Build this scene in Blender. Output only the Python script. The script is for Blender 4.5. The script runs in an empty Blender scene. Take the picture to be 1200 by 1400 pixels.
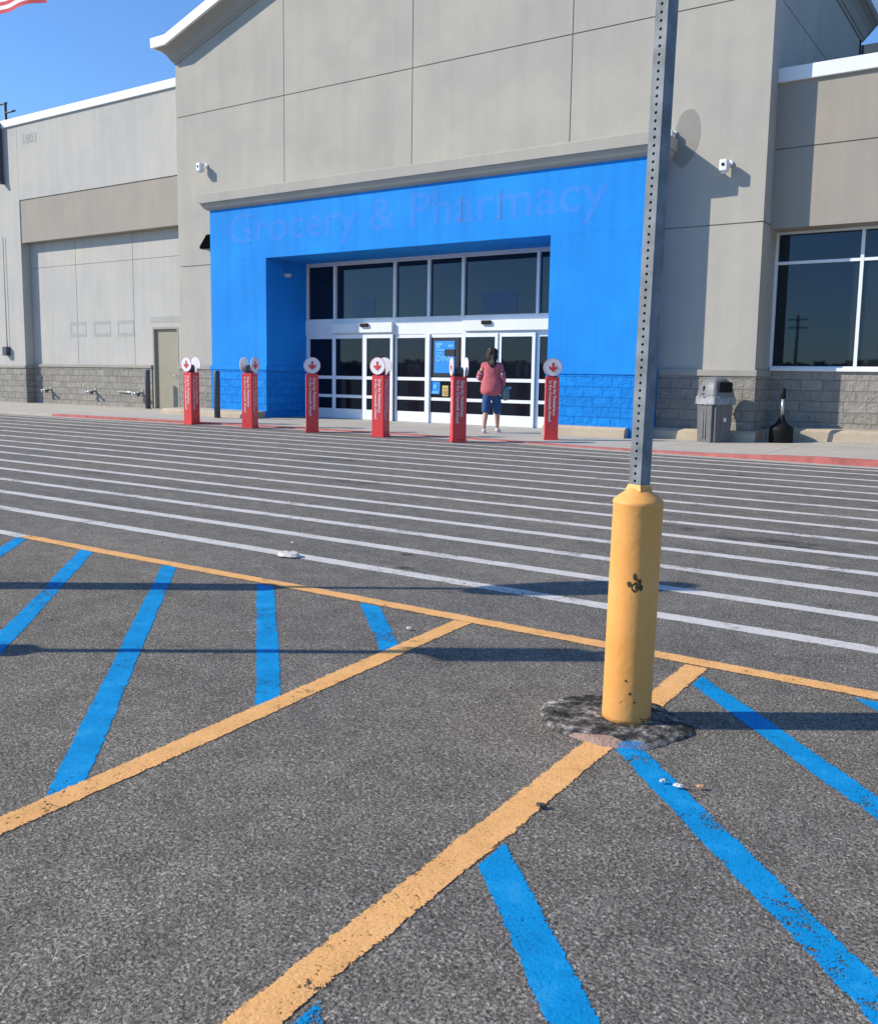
import bpy, bmesh, math, random
from mathutils import Vector, Matrix, noise
random.seed(7)
PI = math.pi
sc = bpy.context.scene
COL = sc.collection

# ------------------------------------------------------------------ world, sun, camera
SUN_EL, SUN_AZ = math.radians(32.3), math.radians(35.8)      # light travels towards +X +Y
wd = bpy.data.worlds.new("World"); sc.world = wd; wd.use_nodes = True
nt = wd.node_tree; nt.nodes.clear()
sky = nt.nodes.new('ShaderNodeTexSky'); sky.sky_type = 'NISHITA'; sky.sun_disc = False
sky.sun_elevation = SUN_EL; sky.sun_rotation = math.atan2(-math.cos(SUN_AZ), -math.sin(SUN_AZ))
sky.air_density = 1.0; sky.dust_density = 0.1; sky.ozone_density = 2.0
bg = nt.nodes.new('ShaderNodeBackground'); bg.inputs[1].default_value = 0.13
wo = nt.nodes.new('ShaderNodeOutputWorld')
tint = nt.nodes.new('ShaderNodeMix'); tint.data_type = 'RGBA'; tint.blend_type = 'MULTIPLY'; tint.inputs['Factor'].default_value = 1.0
tint.inputs['B'].default_value = (0.70, 1.0, 1.36, 1)                     # a clear, deep blue day
nt.links.new(sky.outputs[0], tint.inputs['A']); nt.links.new(tint.outputs['Result'], bg.inputs[0]); nt.links.new(bg.outputs[0], wo.inputs[0])
sl = bpy.data.lights.new('sun', 'SUN'); sl.energy = 4.9; sl.angle = math.radians(0.53); sl.color = (1.0, 0.91, 0.765)
so = bpy.data.objects.new('sun', sl); COL.objects.link(so)
sd = Vector((math.cos(SUN_AZ)*math.cos(SUN_EL), math.sin(SUN_AZ)*math.cos(SUN_EL), -math.sin(SUN_EL)))
so.rotation_euler = sd.to_track_quat('-Z', 'Y').to_euler()
sc.view_settings.view_transform = 'Standard'; sc.view_settings.look = 'None'
sc.view_settings.exposure = 0.18; sc.view_settings.gamma = 1.0

cam = bpy.data.cameras.new('camera'); co = bpy.data.objects.new('camera', cam); COL.objects.link(co); sc.camera = co
yaw, pit, rol = [math.radians(v) for v in (-33.8945, -7.1208, 0.83995)]
f = Vector((math.sin(yaw)*math.cos(pit), math.cos(yaw)*math.cos(pit), math.sin(pit)))
r = Vector((math.cos(yaw), -math.sin(yaw), 0)); u = r.cross(f)
r2 = math.cos(rol)*r + math.sin(rol)*u; u2 = -math.sin(rol)*r + math.cos(rol)*u
m = Matrix((r2, u2, -f)).transposed().to_4x4(); m.translation = (0, 0, 1.2)
co.matrix_world = m
cam.sensor_fit = 'VERTICAL'; cam.sensor_height = 24.0; cam.lens = 24.0*1253.72/1400.0
cam.shift_y = -(700-668.79)/1400.0
cam.clip_start = 0.05; cam.clip_end = 2000

# ------------------------------------------------------------------ materials
def newmat(name):
    m = bpy.data.materials.new(name); m.use_nodes = True
    n = m.node_tree.nodes; n.clear()
    out = n.new('ShaderNodeOutputMaterial'); p = n.new('ShaderNodeBsdfPrincipled')
    m.node_tree.links.new(p.outputs[0], out.inputs[0])
    return m, m.node_tree, p, out
def N(t, kind, **kw):
    n = t.nodes.new(kind)
    for k, v in kw.items():
        if k.startswith('i_'):
            key = k[2:]; key = int(key) if key.isdigit() else key.replace('_', ' ')
            n.inputs[key].default_value = v
        else: setattr(n, k, v)
    return n
def lk(t, a, b): t.links.new(a, b)
def coords(t, scale=(1, 1, 1)):
    tc = N(t, 'ShaderNodeTexCoord'); mp = N(t, 'ShaderNodeMapping'); mp.inputs['Scale'].default_value = scale
    lk(t, tc.outputs['Object'], mp.inputs['Vector']); return mp.outputs['Vector']
def tex(t, vec, scale, detail=4, rough=0.55):
    n = N(t, 'ShaderNodeTexNoise'); n.inputs['Scale'].default_value = scale
    n.inputs['Detail'].default_value = detail; n.inputs['Roughness'].default_value = rough
    lk(t, vec, n.inputs['Vector']); return n.outputs['Fac']
def ramp(t, fac, stops):
    n = N(t, 'ShaderNodeValToRGB'); e = n.color_ramp.elements
    while len(e) < len(stops): e.new(0.5)
    for q, (p, c) in zip(e, stops):
        q.position = p; q.color = (*c, 1) if len(c) == 3 else c
    lk(t, fac, n.inputs['Fac']); return n.outputs['Color']
def mathn(t, op, a, b=None, clamp=False):
    n = N(t, 'ShaderNodeMath', operation=op, use_clamp=clamp)
    for i, v in enumerate((a, b)):
        if v is None: continue
        if isinstance(v, (int, float)): n.inputs[i].default_value = v
        else: lk(t, v, n.inputs[i])
    return n.outputs[0]
def mixc(t, fac, a, b, blend='MIX'):
    n = N(t, 'ShaderNodeMix', data_type='RGBA', blend_type=blend)
    for sock, v in ((n.inputs['Factor'], fac), (n.inputs['A'], a), (n.inputs['B'], b)):
        if isinstance(v, (int, float)): sock.default_value = v
        elif isinstance(v, tuple): sock.default_value = (*v, 1)
        else: lk(t, v, sock)
    return n.outputs['Result']
def bump(t, p, h, strength, dist):
    n = N(t, 'ShaderNodeBump'); n.inputs['Strength'].default_value = strength; n.inputs['Distance'].default_value = dist
    lk(t, h, n.inputs['Height']); lk(t, n.outputs[0], p.inputs['Normal'])
def sub(c, k): return tuple(v*k for v in c)

def plain(name, col, rough=0.5, metal=0.0, var=0.12, scale=6, bmp=0.0, spec=0.5):
    m, t, p, o = newmat(name); v = coords(t)
    f1 = tex(t, v, scale, 5)
    lk(t, ramp(t, f1, [(0.3, sub(col, 1-var)), (0.7, sub(col, 1+var))]), p.inputs['Base Color'])
    p.inputs['Roughness'].default_value = rough; p.inputs['Metallic'].default_value = metal
    p.inputs['Specular IOR Level'].default_value = spec
    if bmp: bump(t, p, tex(t, v, scale*8, 4), bmp, 0.01)
    return m

def stucco(name, col, var=0.05, streak=0.05, warm=(1.03, 1.0, 0.95)):
    """painted tilt-up concrete: mottled, faint run-down streaks, fine grain"""
    m, t, p, o = newmat(name)
    v = coords(t); vs = coords(t, (3.2, 3.2, 0.22))
    a = tex(t, v, 0.7, 6, 0.6); b = tex(t, vs, 1.0, 4, 0.6); c = tex(t, v, 55, 3)
    base = ramp(t, a, [(0.30, sub(col, 1-var)), (0.5, col), (0.72, tuple(x*(1+var)*w for x, w in zip(col, warm)))])
    st = ramp(t, b, [(0.35, (1-streak,)*3), (0.6, (1, 1, 1))])
    base = mixc(t, 1.0, base, st, 'MULTIPLY')
    gr = ramp(t, c, [(0.3, (0.95,)*3), (0.7, (1.04,)*3)])
    base = mixc(t, 1.0, base, gr, 'MULTIPLY')
    lk(t, base, p.inputs['Base Color']); p.inputs['Roughness'].default_value = 0.85
    p.inputs['Specular IOR Level'].default_value = 0.25
    h = mathn(t, 'ADD', mathn(t, 'MULTIPLY', c, 0.5), a)
    bump(t, p, h, 0.35, 0.012)
    return m

def splitface(name, col, mortar, strength=0.9, vary=0.22):
    """split-face concrete block courses"""
    m, t, p, o = newmat(name)
    tc = N(t, 'ShaderNodeTexCoord'); sp = N(t, 'ShaderNodeSeparateXYZ'); lk(t, tc.outputs['Object'], sp.inputs[0])
    cb = N(t, 'ShaderNodeCombineXYZ'); lk(t, mathn(t, 'ADD', sp.outputs[0], sp.outputs[1]), cb.inputs[0]); lk(t, sp.outputs[2], cb.inputs[1])
    br = N(t, 'ShaderNodeTexBrick'); lk(t, cb.outputs[0], br.inputs['Vector'])
    br.inputs['Scale'].default_value = 1.0; br.inputs['Brick Width'].default_value = 0.40; br.inputs['Row Height'].default_value = 0.2
    br.inputs['Mortar Size'].default_value = 0.008; br.inputs['Mortar Smooth'].default_value = 0.3
    br.inputs['Color1'].default_value = (*sub(col, 1-vary*0.6), 1); br.inputs['Color2'].default_value = (*sub(col, 1+vary*0.5), 1)
    br.inputs['Mortar'].default_value = (*mortar, 1)
    v = tc.outputs['Object']
    n1 = tex(t, v, 9, 6, 0.65); n2 = tex(t, v, 28, 4, 0.6)
    cc = mixc(t, 1.0, br.outputs['Color'], ramp(t, n1, [(0.3, (1-vary,)*3), (0.7, (1+vary*0.7,)*3)]), 'MULTIPLY')
    lk(t, cc, p.inputs['Base Color']); p.inputs['Roughness'].default_value = 0.9; p.inputs['Specular IOR Level'].default_value = 0.2
    h = mathn(t, 'ADD', mathn(t, 'MULTIPLY', n1, 1.0), mathn(t, 'MULTIPLY', n2, 0.4))
    h = mathn(t, 'SUBTRACT', h, mathn(t, 'MULTIPLY', br.outputs['Fac'], 0.6))
    bump(t, p, h, strength, 0.06)
    return m

def asphalt_mat():
    m, t, p, o = newmat('asphalt'); v = coords(t)
    vo = N(t, 'ShaderNodeTexVoronoi'); vo.inputs['Scale'].default_value = 150; lk(t, v, vo.inputs['Vector'])
    vb = N(t, 'ShaderNodeTexVoronoi'); vb.inputs['Scale'].default_value = 70; lk(t, v, vb.inputs['Vector'])
    sepc = N(t, 'ShaderNodeSeparateColor'); lk(t, vo.outputs['Color'], sepc.inputs[0])
    big = tex(t, v, 0.45, 5, 0.6); mid = tex(t, v, 7, 5, 0.65); fine = tex(t, v, 330, 2)
    stone = ramp(t, sepc.outputs[0], [(0.0, (0.150, 0.136, 0.116)), (0.4, (0.205, 0.187, 0.160)), (0.8, (0.268, 0.245, 0.209)), (1.0, (0.41, 0.375, 0.315))])
    g1 = tex(t, v, 120, 3, 0.75); g2 = tex(t, v, 60, 4, 0.7)
    gap = ramp(t, g1, [(0.30, (0.2,)*3), (0.43, (0.80,)*3), (0.55, (1.05,)*3), (0.70, (1.75,)*3)])
    c = mixc(t, 1.0, stone, gap, 'MULTIPLY')
    c = mixc(t, 1.0, c, ramp(t, g2, [(0.30, (0.66,)*3), (0.5, (1.0,)*3), (0.72, (1.28,)*3)]), 'MULTIPLY')
    c = mixc(t, 1.0, c, ramp(t, mid, [(0.3, (0.80,)*3), (0.5, (1.0,)*3), (0.72, (1.2,)*3)]), 'MULTIPLY')
    c = mixc(t, 1.0, c, ramp(t, big, [(0.3, (0.88, 0.89, 0.92)), (0.7, (1.12, 1.1, 1.06))]), 'MULTIPLY')
    # broad tonal drift: tyre-polished bands along the lane and dusty spots
    vt = coords(t, (0.22, 1.4, 1)); c = mixc(t, 1.0, c, ramp(t, tex(t, vt, 1.0, 4, 0.6), [(0.32, (0.90,)*3), (0.5, (1.0,)*3), (0.7, (1.08, 1.07, 1.05))]), 'MULTIPLY')
    c = mixc(t, 1.0, c, ramp(t, tex(t, v, 2.6, 6, 0.7), [(0.28, (0.86,)*3), (0.45, (1.0,)*3), (0.74, (1.10,)*3)]), 'MULTIPLY')
    # drive-lane asphalt (far from the stalls) is smoother and a little cooler; oil marks with shapes of their own
    tc = N(t, 'ShaderNodeTexCoord'); sp = N(t, 'ShaderNodeSeparateXYZ'); lk(t, tc.outputs['Object'], sp.inputs[0])
    lane = N(t, 'ShaderNodeMapRange'); lane.inputs['From Min'].default_value = 3.72; lane.inputs['From Max'].default_value = 3.8
    lk(t, sp.outputs[1], lane.inputs['Value'])
    c = mixc(t, lane.outputs[0], c, mixc(t, 1.0, c, (0.98, 1.0, 1.03), 'MULTIPLY'))
    tot = None
    for (x, y, rx, ry, k) in ((-1.62, 6.92, 0.55, 0.22, 0.75), (-2.5, 7.15, 0.35, 0.16, 0.6), (-5.6, 12.3, 0.7, 0.25, 0.7), (-3.3, 11.5, 0.5, 0.3, 0.7), (-0.9, 4.62, 0.09, 0.05, 0.8),
                              (-8.3, 9.8, 0.6, 0.25, 0.4), (-9.3, 6.6, 0.4, 0.2, 0.35), (-3.55, 4.9, 0.07, 0.05, 0.7), (-3.3, 4.55, 0.12, 0.05, 0.6), (-6.4, 8.0, 0.7, 0.3, 0.35), (-1.0, 9.5, 0.5, 0.3, 0.4)):
        dx = mathn(t, 'MULTIPLY', mathn(t, 'SUBTRACT', sp.outputs[0], x), 1/rx); dy = mathn(t, 'MULTIPLY', mathn(t, 'SUBTRACT', sp.outputs[1], y), 1/ry)
        d = mathn(t, 'ADD', mathn(t, 'MULTIPLY', dx, dx), mathn(t, 'MULTIPLY', dy, dy))
        g = mathn(t, 'MULTIPLY', mathn(t, 'SUBTRACT', 1.0, d, True), k)
        tot = g if tot is None else mathn(t, 'ADD', tot, g)
    tot = mathn(t, 'MULTIPLY', tot, ramp(t, tex(t, v, 5, 4), [(0.4, (0.1,)*3), (0.62, (1.3,)*3)]), True)
    c = mixc(t, tot, c, (0.03, 0.03, 0.032))
    lk(t, c, p.inputs['Base Color']); p.inputs['Roughness'].default_value = 0.92; p.inputs['Specular IOR Level'].default_value = 0.12
    h = mathn(t, 'ADD', mathn(t, 'MULTIPLY', g1, 1.3), mathn(t, 'MULTIPLY', g2, 1.6))
    h = mathn(t, 'ADD', h, mathn(t, 'MULTIPLY', mid, 0.8)); h = mathn(t, 'ADD', h, mathn(t, 'MULTIPLY', fine, 0.25))
    bump(t, p, h, 0.8, 0.008)
    return m

def road_paint(name, col, worn, var=0.12, holes=0.36, edge=0.86, alt=None):
    """thin road paint with pinholes, rubbed patches and ragged edges (UV: u along, v across -1..1)"""
    m, t, p, o = newmat(name); v = coords(t)
    uv = N(t, 'ShaderNodeUVMap'); sp = N(t, 'ShaderNodeSeparateXYZ'); lk(t, uv.outputs[0], sp.inputs[0])
    av = mathn(t, 'ABSOLUTE', sp.outputs[1])
    n1 = tex(t, v, 120, 3, 0.72); n2 = tex(t, v, 7, 5, 0.65); n3 = tex(t, v, 26, 4, 0.6); n4 = tex(t, v, 1.7, 3)
    vo = N(t, 'ShaderNodeTexVoronoi'); vo.inputs['Scale'].default_value = 150; lk(t, v, vo.inputs['Vector'])
    c = ramp(t, n2, [(0.3, sub(col, 1-var)), (0.55, col), (0.75, alt or sub(col, 1+var*0.6))])
    c = mixc(t, 1.0, c, ramp(t, n1, [(0.28, (0.6,)*3), (0.42, (0.95,)*3), (0.7, (1.1,)*3)]), 'MULTIPLY')
    lk(t, c, p.inputs['Base Color']); p.inputs['Roughness'].default_value = 0.85; p.inputs['Specular IOR Level'].default_value = 0.12
    # how much paint is left
    wear = mathn(t, 'ADD', mathn(t, 'MULTIPLY', n1, 0.55), mathn(t, 'MULTIPLY', n3, 0.45))
    wear = mathn(t, 'ADD', wear, mathn(t, 'MULTIPLY', mathn(t, 'SUBTRACT', n4, 0.5), worn))
    wear = mathn(t, 'ADD', wear, mathn(t, 'MULTIPLY', mathn(t, 'SUBTRACT', n2, 0.5), worn*0.7))
    ed = N(t, 'ShaderNodeMapRange'); ed.inputs['From Min'].default_value = edge; ed.inputs['From Max'].default_value = 1.0
    ed.inputs['To Max'].default_value = 0.38; lk(t, av, ed.inputs['Value'])
    wear = mathn(t, 'SUBTRACT', wear, ed.outputs[0])
    fac = N(t, 'ShaderNodeMapRange'); fac.inputs['From Min'].default_value = holes-0.02; fac.inputs['From Max'].default_value = holes+0.03
    lk(t, wear, fac.inputs['Value'])
    tr = N(t, 'ShaderNodeBsdfTransparent'); mx = N(t, 'ShaderNodeMixShader')
    lk(t, fac.outputs[0], mx.inputs[0]); lk(t, tr.outputs[0], mx.inputs[1]); lk(t, p.outputs[0], mx.inputs[2]); lk(t, mx.outputs[0], o.inputs[0])
    h = mathn(t, 'ADD', mathn(t, 'MULTIPLY', n3, 1.0), mathn(t, 'MULTIPLY', n1, 1.0))
    bump(t, p, h, 0.5, 0.005)
    return m

def concrete(name, col, joint=None, var=0.1):
    m, t, p, o = newmat(name); v = coords(t)
    a = tex(t, v, 1.3, 6, 0.65); b = tex(t, v, 40, 4)
    c = ramp(t, a, [(0.3, sub(col, 1-var)), (0.7, sub(col, 1+var))])
    c = mixc(t, 1.0, c, ramp(t, b, [(0.3, (0.9,)*3), (0.7, (1.08,)*3)]), 'MULTIPLY')
    if joint:
        tc = N(t, 'ShaderNodeTexCoord'); br = N(t, 'ShaderNodeTexBrick'); lk(t, tc.outputs['Object'], br.inputs['Vector'])
        br.offset = 0; br.inputs['Scale'].default_value = 1; br.inputs['Brick Width'].default_value = joint; br.inputs['Row Height'].default_value = joint
        br.inputs['Mortar Size'].default_value = 0.012
        for k in ('Color1', 'Color2'): br.inputs[k].default_value = (1, 1, 1, 1)
        br.inputs['Mortar'].default_value = (0.55, 0.55, 0.55, 1)
        c = mixc(t, 1.0, c, br.outputs['Color'], 'MULTIPLY')
    lk(t, c, p.inputs['Base Color']); p.inputs['Roughness'].default_value = 0.9
    bump(t, p, b, 0.3, 0.006)
    return m

def glass_mat(name='dark_glass', tint=(0.012, 0.015, 0.02), ior=1.75):
    m, t, p, o = newmat(name); v = coords(t)
    p.inputs['Base Color'].default_value = (*tint, 1); p.inputs['Roughness'].default_value = 0.02
    p.inputs['IOR'].default_value = ior; p.inputs['Specular IOR Level'].default_value = 0.5; p.inputs['Specular Tint'].default_value = (0.70, 0.82, 1.0, 1)
    bump(t, p, tex(t, v, 0.9, 2), 0.02, 0.02)
    return m

M = {}
M['wall'] = stucco('beige_painted_concrete', (0.42, 0.402, 0.358), 0.085, 0.06)
M['wall_wing'] = stucco('pale_grey_painted_concrete', (0.475, 0.464, 0.435), 0.065, 0.07)
M['wall_tan'] = stucco('tan_painted_concrete', (0.35, 0.318, 0.275), 0.06, 0.05)
M['patch'] = stucco('repair_paint', (0.29, 0.28, 0.25), 0.05, 0.03)
M['ghost_wall'] = stucco('faded_wall_mark', (0.395, 0.39, 0.37), 0.05, 0.1)
M['blue'] = stucco('blue_wall_paint', (0.012, 0.262, 0.78), 0.10, 0.10, (1.2, 1.05, 1.0))
M['ghost_blue'] = stucco('faded_blue_paint', (0.040, 0.256, 0.765), 0.10, 0.12, (1.2, 1.05, 1.0))
M['blue_block'] = splitface('blue_painted_block', (0.012, 0.25, 0.76), (0.008, 0.17, 0.55), 0.7, 0.14)
M['block'] = splitface('grey_split_block', (0.315, 0.295, 0.258), (0.22, 0.21, 0.19), 0.8, 0.2)
M['ledge'] = stucco('ledge_paint', (0.35, 0.33, 0.29), 0.06, 0.04)
M['white_trim'] = plain('white_trim', (0.80, 0.81, 0.82), 0.5, 0, 0.03, 3)
M['cornice'] = stucco('cornice_grey', (0.36, 0.345, 0.31), 0.04, 0.03)
M['roofing'] = plain('roofing', (0.3, 0.3, 0.3), 0.9)
M['alu'] = plain('white_door_frame', (0.78, 0.80, 0.82), 0.35, 0.0, 0.04, 2)
M['glass'] = glass_mat(ior=1.56); M['door_glass'] = glass_mat('dark_door_glass', (0.008, 0.010, 0.016), 1.42)
M['asphalt'] = asphalt_mat()
M['orange'] = road_paint('orange_road_paint', (0.80, 0.43, 0.165), 0.40, 0.15, 0.365, 0.70, alt=(0.82, 0.47, 0.21))
M['bluepaint'] = road_paint('blue_road_paint', (0.003, 0.262, 0.585), 0.50, 0.18, 0.385, 0.70, alt=(0.03, 0.32, 0.62))
M['whitepaint'] = road_paint('white_road_paint', (0.60, 0.585, 0.55), 0.48, 0.10, 0.375, 0.80)
M['sidewalk'] = concrete('sidewalk_concrete', (0.43, 0.40, 0.34), 1.85)
M['gutter'] = concrete('gutter_concrete', (0.40, 0.375, 0.325))
M['tan_curb'] = concrete('tan_curb_concrete', (0.46, 0.385, 0.285), None, 0.15)
M['red_curb'] = plain('red_curb_paint', (0.45, 0.135, 0.118), 0.85, 0, 0.28, 5, 0.3)
M['red'] = plain('red_plastic', (0.70, 0.05, 0.052), 0.38, 0, 0.06, 3)
M['white'] = plain('white_plastic', (0.78, 0.78, 0.80), 0.45, 0, 0.03)
M['pink_white'] = plain('faded_white_lettering', (0.72, 0.62, 0.62), 0.5, 0, 0.05)
M['dark_post'] = plain('charcoal_paint', (0.055, 0.065, 0.085), 0.45, 0, 0.15)
M['black'] = plain('black_plastic', (0.008, 0.008, 0.010), 0.6, 0, 0.1, 6, 0, 0.2)
M['door_olive'] = plain('olive_door_paint', (0.285, 0.27, 0.20), 0.55, 0, 0.05, 2)
M['steel'] = plain('galvanized_steel', (0.185, 0.205, 0.222), 0.6, 0.0, 0.30, 14, 0.05, 0.2)
M['pipe'] = plain('pipe_metal', (0.5, 0.5, 0.48), 0.35, 0.6, 0.1)
M['bin'] = plain('grey_bin_plastic', (0.125, 0.127, 0.13), 0.5, 0, 0.10, 5)
M['bin_lid'] = plain('grey_lid_plastic', (0.165, 0.167, 0.172), 0.5, 0, 0.10, 5)
M['liner'] = plain('bin_liner_film', (0.27, 0.275, 0.29), 0.25, 0, 0.35, 22, 0.6)
M['poster'] = plain('poster_blue', (0.01, 0.25, 0.72), 0.5, 0, 0.06)
M['poster_light'] = plain('poster_light_blue', (0.14, 0.48, 0.85), 0.5, 0, 0.06)
M['poster_dark'] = plain('poster_dark', (0.012, 0.014, 0.02), 0.5, 0, 0.06)
M['poster_yellow'] = plain('poster_yellow', (0.62, 0.48, 0.16), 0.5, 0, 0.06)
M['dim_sign'] = glass_mat('dim_blue_sign', (0.012, 0.018, 0.085), 1.5)
M['litter'] = plain('paper_litter', (0.62, 0.59, 0.53), 0.7, 0, 0.1)
M['litter_dark'] = plain('dark_scrap', (0.06, 0.05, 0.045), 0.8)
M['litter_orange'] = plain('orange_chip', (0.55, 0.28, 0.15), 0.8)
M['wood'] = plain('utility_pole_wood', (0.09, 0.065, 0.045), 0.9)
M['foliage'] = plain('foliage', (0.045, 0.065, 0.025), 0.9, 0, 0.5, 1.5)

def bollard_mat():
    m, t, p, o = newmat('yellow_bollard_paint'); v = coords(t)
    a = tex(t, v, 5, 5, 0.6); b = tex(t, v, 45, 4); c = tex(t, v, 19, 5, 0.75)
    tc = N(t, 'ShaderNodeTexCoord'); sp = N(t, 'ShaderNodeSeparateXYZ'); lk(t, tc.outputs['Object'], sp.inputs[0])
    base = ramp(t, a, [(0.3, (0.76, 0.34, 0.08)), (0.55, (0.83, 0.39, 0.105)), (0.75, (0.85, 0.43, 0.14))])
    low = N(t, 'ShaderNodeMapRange'); low.inputs['From Min'].default_value = 0.34; low.inputs['From Max'].default_value = 0.02
    low.inputs['To Min'].default_value = 0.0; low.inputs['To Max'].default_value = 0.09; lk(t, sp.outputs[2], low.inputs['Value'])
    chips = mathn(t, 'GREATER_THAN', mathn(t, 'ADD', c, low.outputs[0]), 0.725)
    base = mixc(t, chips, base, (0.10, 0.06, 0.03))
    dirt = mathn(t, 'MULTIPLY', tex(t, v, 2.2, 4), 4.0)
    base = mixc(t, mathn(t, 'MULTIPLY', dirt, low.outputs[0]), base, (0.2, 0.13, 0.06))
    lk(t, base, p.inputs['Base Color']); p.inputs['Roughness'].default_value = 0.55; p.inputs['Specular IOR Level'].default_value = 0.35
    bump(t, p, mathn(t, 'ADD', b, mathn(t, 'MULTIPLY', a, 2.0)), 0.35, 0.004)
    return m
M['yellow'] = bollard_mat()

def patch_mat():
    m, t, p, o = newmat('tar_patch'); v = coords(t)
    a = tex(t, v, 24, 7, 0.72); b = tex(t, v, 70, 4); d = tex(t, v, 7, 5, 0.6)
    c = ramp(t, a, [(0.36, (0.025, 0.024, 0.023)), (0.47, (0.07, 0.067, 0.062)), (0.55, (0.18, 0.17, 0.155)), (0.64, (0.42, 0.39, 0.345))])
    tc = N(t, 'ShaderNodeTexCoord'); sp = N(t, 'ShaderNodeSeparateXYZ'); lk(t, tc.outputs['Object'], sp.inputs[0])
    def spot(x, y, rx, ry, thr=0.0):
        dx = mathn(t, 'MULTIPLY', mathn(t, 'SUBTRACT', sp.outputs[0], x), 1/rx); dy = mathn(t, 'MULTIPLY', mathn(t, 'SUBTRACT', sp.outputs[1], y), 1/ry)
        q = mathn(t, 'ADD', mathn(t, 'MULTIPLY', dx, dx), mathn(t, 'MULTIPLY', dy, dy))
        q = mathn(t, 'ADD', q, mathn(t, 'MULTIPLY', mathn(t, 'SUBTRACT', d, 0.5), 2.2))
        return mathn(t, 'LESS_THAN', q, 1.0)
    c = mixc(t, 1.0, c, ramp(t, d, [(0.35, (0.45,)*3), (0.6, (1.5,)*3)]), 'MULTIPLY')
    c = mixc(t, mathn(t, 'MULTIPLY', spot(-1.165, 2.70, 0.105, 0.05), 0.8), c, (0.50, 0.33, 0.26))
    c = mixc(t, mathn(t, 'MULTIPLY', spot(-1.055, 2.72, 0.05, 0.05), 0.8), c, (0.05, 0.22, 0.48))
    c = mixc(t, mathn(t, 'MULTIPLY', spot(-1.0, 2.74, 0.045, 0.05), 0.7), c, (0.26, 0.25, 0.23))
    lk(t, c, p.inputs['Base Color']); p.inputs['Roughness'].default_value = 0.95; p.inputs['Specular IOR Level'].default_value = 0.1
    bump(t, p, mathn(t, 'ADD', a, mathn(t, 'MULTIPLY', b, 0.5)), 0.9, 0.02)
    return m
M['tar'] = patch_mat()

def flag_mat():
    m, t, p, o = newmat('flag_cloth')
    uv = N(t, 'ShaderNodeUVMap'); sp = N(t, 'ShaderNodeSeparateXYZ'); lk(t, uv.outputs[0], sp.inputs[0])
    st = mathn(t, 'MODULO', mathn(t, 'FLOOR', mathn(t, 'MULTIPLY', sp.outputs[1], 13)), 2)
    c = mixc(t, st, (0.50, 0.03, 0.05), (0.75, 0.73, 0.74))
    can = mathn(t, 'MULTIPLY', mathn(t, 'LESS_THAN', sp.outputs[0], 0.4), mathn(t, 'GREATER_THAN', sp.outputs[1], 6/13))
    c = mixc(t, can, c, (0.03, 0.04, 0.16))
    lk(t, c, p.inputs['Base Color']); p.inputs['Roughness'].default_value = 0.8
    return m
M['flag'] = flag_mat()

def cloth(name, col, pattern=None):
    m, t, p, o = newmat(name); v = coords(t)
    a = tex(t, v, 16, 4, 0.6)
    c = ramp(t, a, [(0.3, sub(col, 0.85)), (0.7, sub(col, 1.12))])
    if pattern:
        vo = N(t, 'ShaderNodeTexVoronoi'); vo.inputs['Scale'].default_value = 24; lk(t, v, vo.inputs['Vector'])
        c = mixc(t, mathn(t, 'LESS_THAN', vo.outputs['Distance'], 0.36), c, pattern)
    lk(t, c, p.inputs['Base Color']); p.inputs['Roughness'].default_value = 0.9
    bump(t, p, a, 0.4, 0.03)
    return m
M['shirt'] = cloth('coral_shirt_cloth', (0.52, 0.125, 0.145))
M['sleeve'] = cloth('flowered_sleeve_cloth', (0.42, 0.10, 0.13), (0.6, 0.5, 0.52))
M['denim'] = cloth('blue_denim', (0.028, 0.085, 0.215))
M['skin'] = plain('skin', (0.50, 0.29, 0.21), 0.55, 0, 0.05)
M['hair'] = plain('dark_hair', (0.020, 0.012, 0.010), 0.55, 0, 0.55, 40, 0.3, 0.3)
M['shoe'] = plain('pale_shoe', (0.66, 0.60, 0.58), 0.7, 0, 0.1)
M['bag'] = plain('grey_teal_bag', (0.13, 0.20, 0.22), 0.6, 0, 0.15)
M['bag_light'] = plain('pale_teal_bag', (0.22, 0.33, 0.37), 0.6, 0, 0.15)

# ------------------------------------------------------------------ mesh helpers
def obj(name, bm, mats, parent=None, smooth=False, kind=None, loc=None):
    me = bpy.data.meshes.new(name)
    bmesh.ops.recalc_face_normals(bm, faces=bm.faces[:])
    bm.to_mesh(me); bm.free()
    for mm in (mats if isinstance(mats, (list, tuple)) else [mats]): me.materials.append(mm)
    if smooth:
        for pl in me.polygons: pl.use_smooth = True
    o = bpy.data.objects.new(name, me); COL.objects.link(o)
    if parent is not None:
        o.parent = parent
        if parent.type == 'EMPTY' and parent.get('world_kids'):
            o.matrix_parent_inverse = Matrix.Translation(-parent.location)
    if kind: o['kind'] = kind
    if loc: o.location = loc
    return o
def tag(o, label=None, cat=None, group=None):
    if label: o['label'] = label
    if cat: o['category'] = cat
    if group: o['group'] = group
    return o
def thing(name, label, cat, loc=(0, 0, 0), group=None, rz=0.0, world=False):
    e = bpy.data.objects.new(name, None); COL.objects.link(e); e.location = loc; e.rotation_euler.z = rz; e.empty_display_size = 0.2
    if world: e['world_kids'] = True
    return tag(e, label, cat, group)
def new(): return bmesh.new()
def bx(bm, x0, x1, y0, y1, z0, z1, bev=0.0, mat=0):
    t = bmesh.new()
    bmesh.ops.create_cube(t, size=1.0)
    for v in t.verts: v.co = Vector(((x0+x1)/2 + v.co.x*(x1-x0), (y0+y1)/2 + v.co.y*(y1-y0), (z0+z1)/2 + v.co.z*(z1-z0)))
    if bev: bmesh.ops.bevel(t, geom=t.edges[:], offset=bev, segments=2, profile=0.7, affect='EDGES')
    merge(bm, t, mat); return bm
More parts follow.
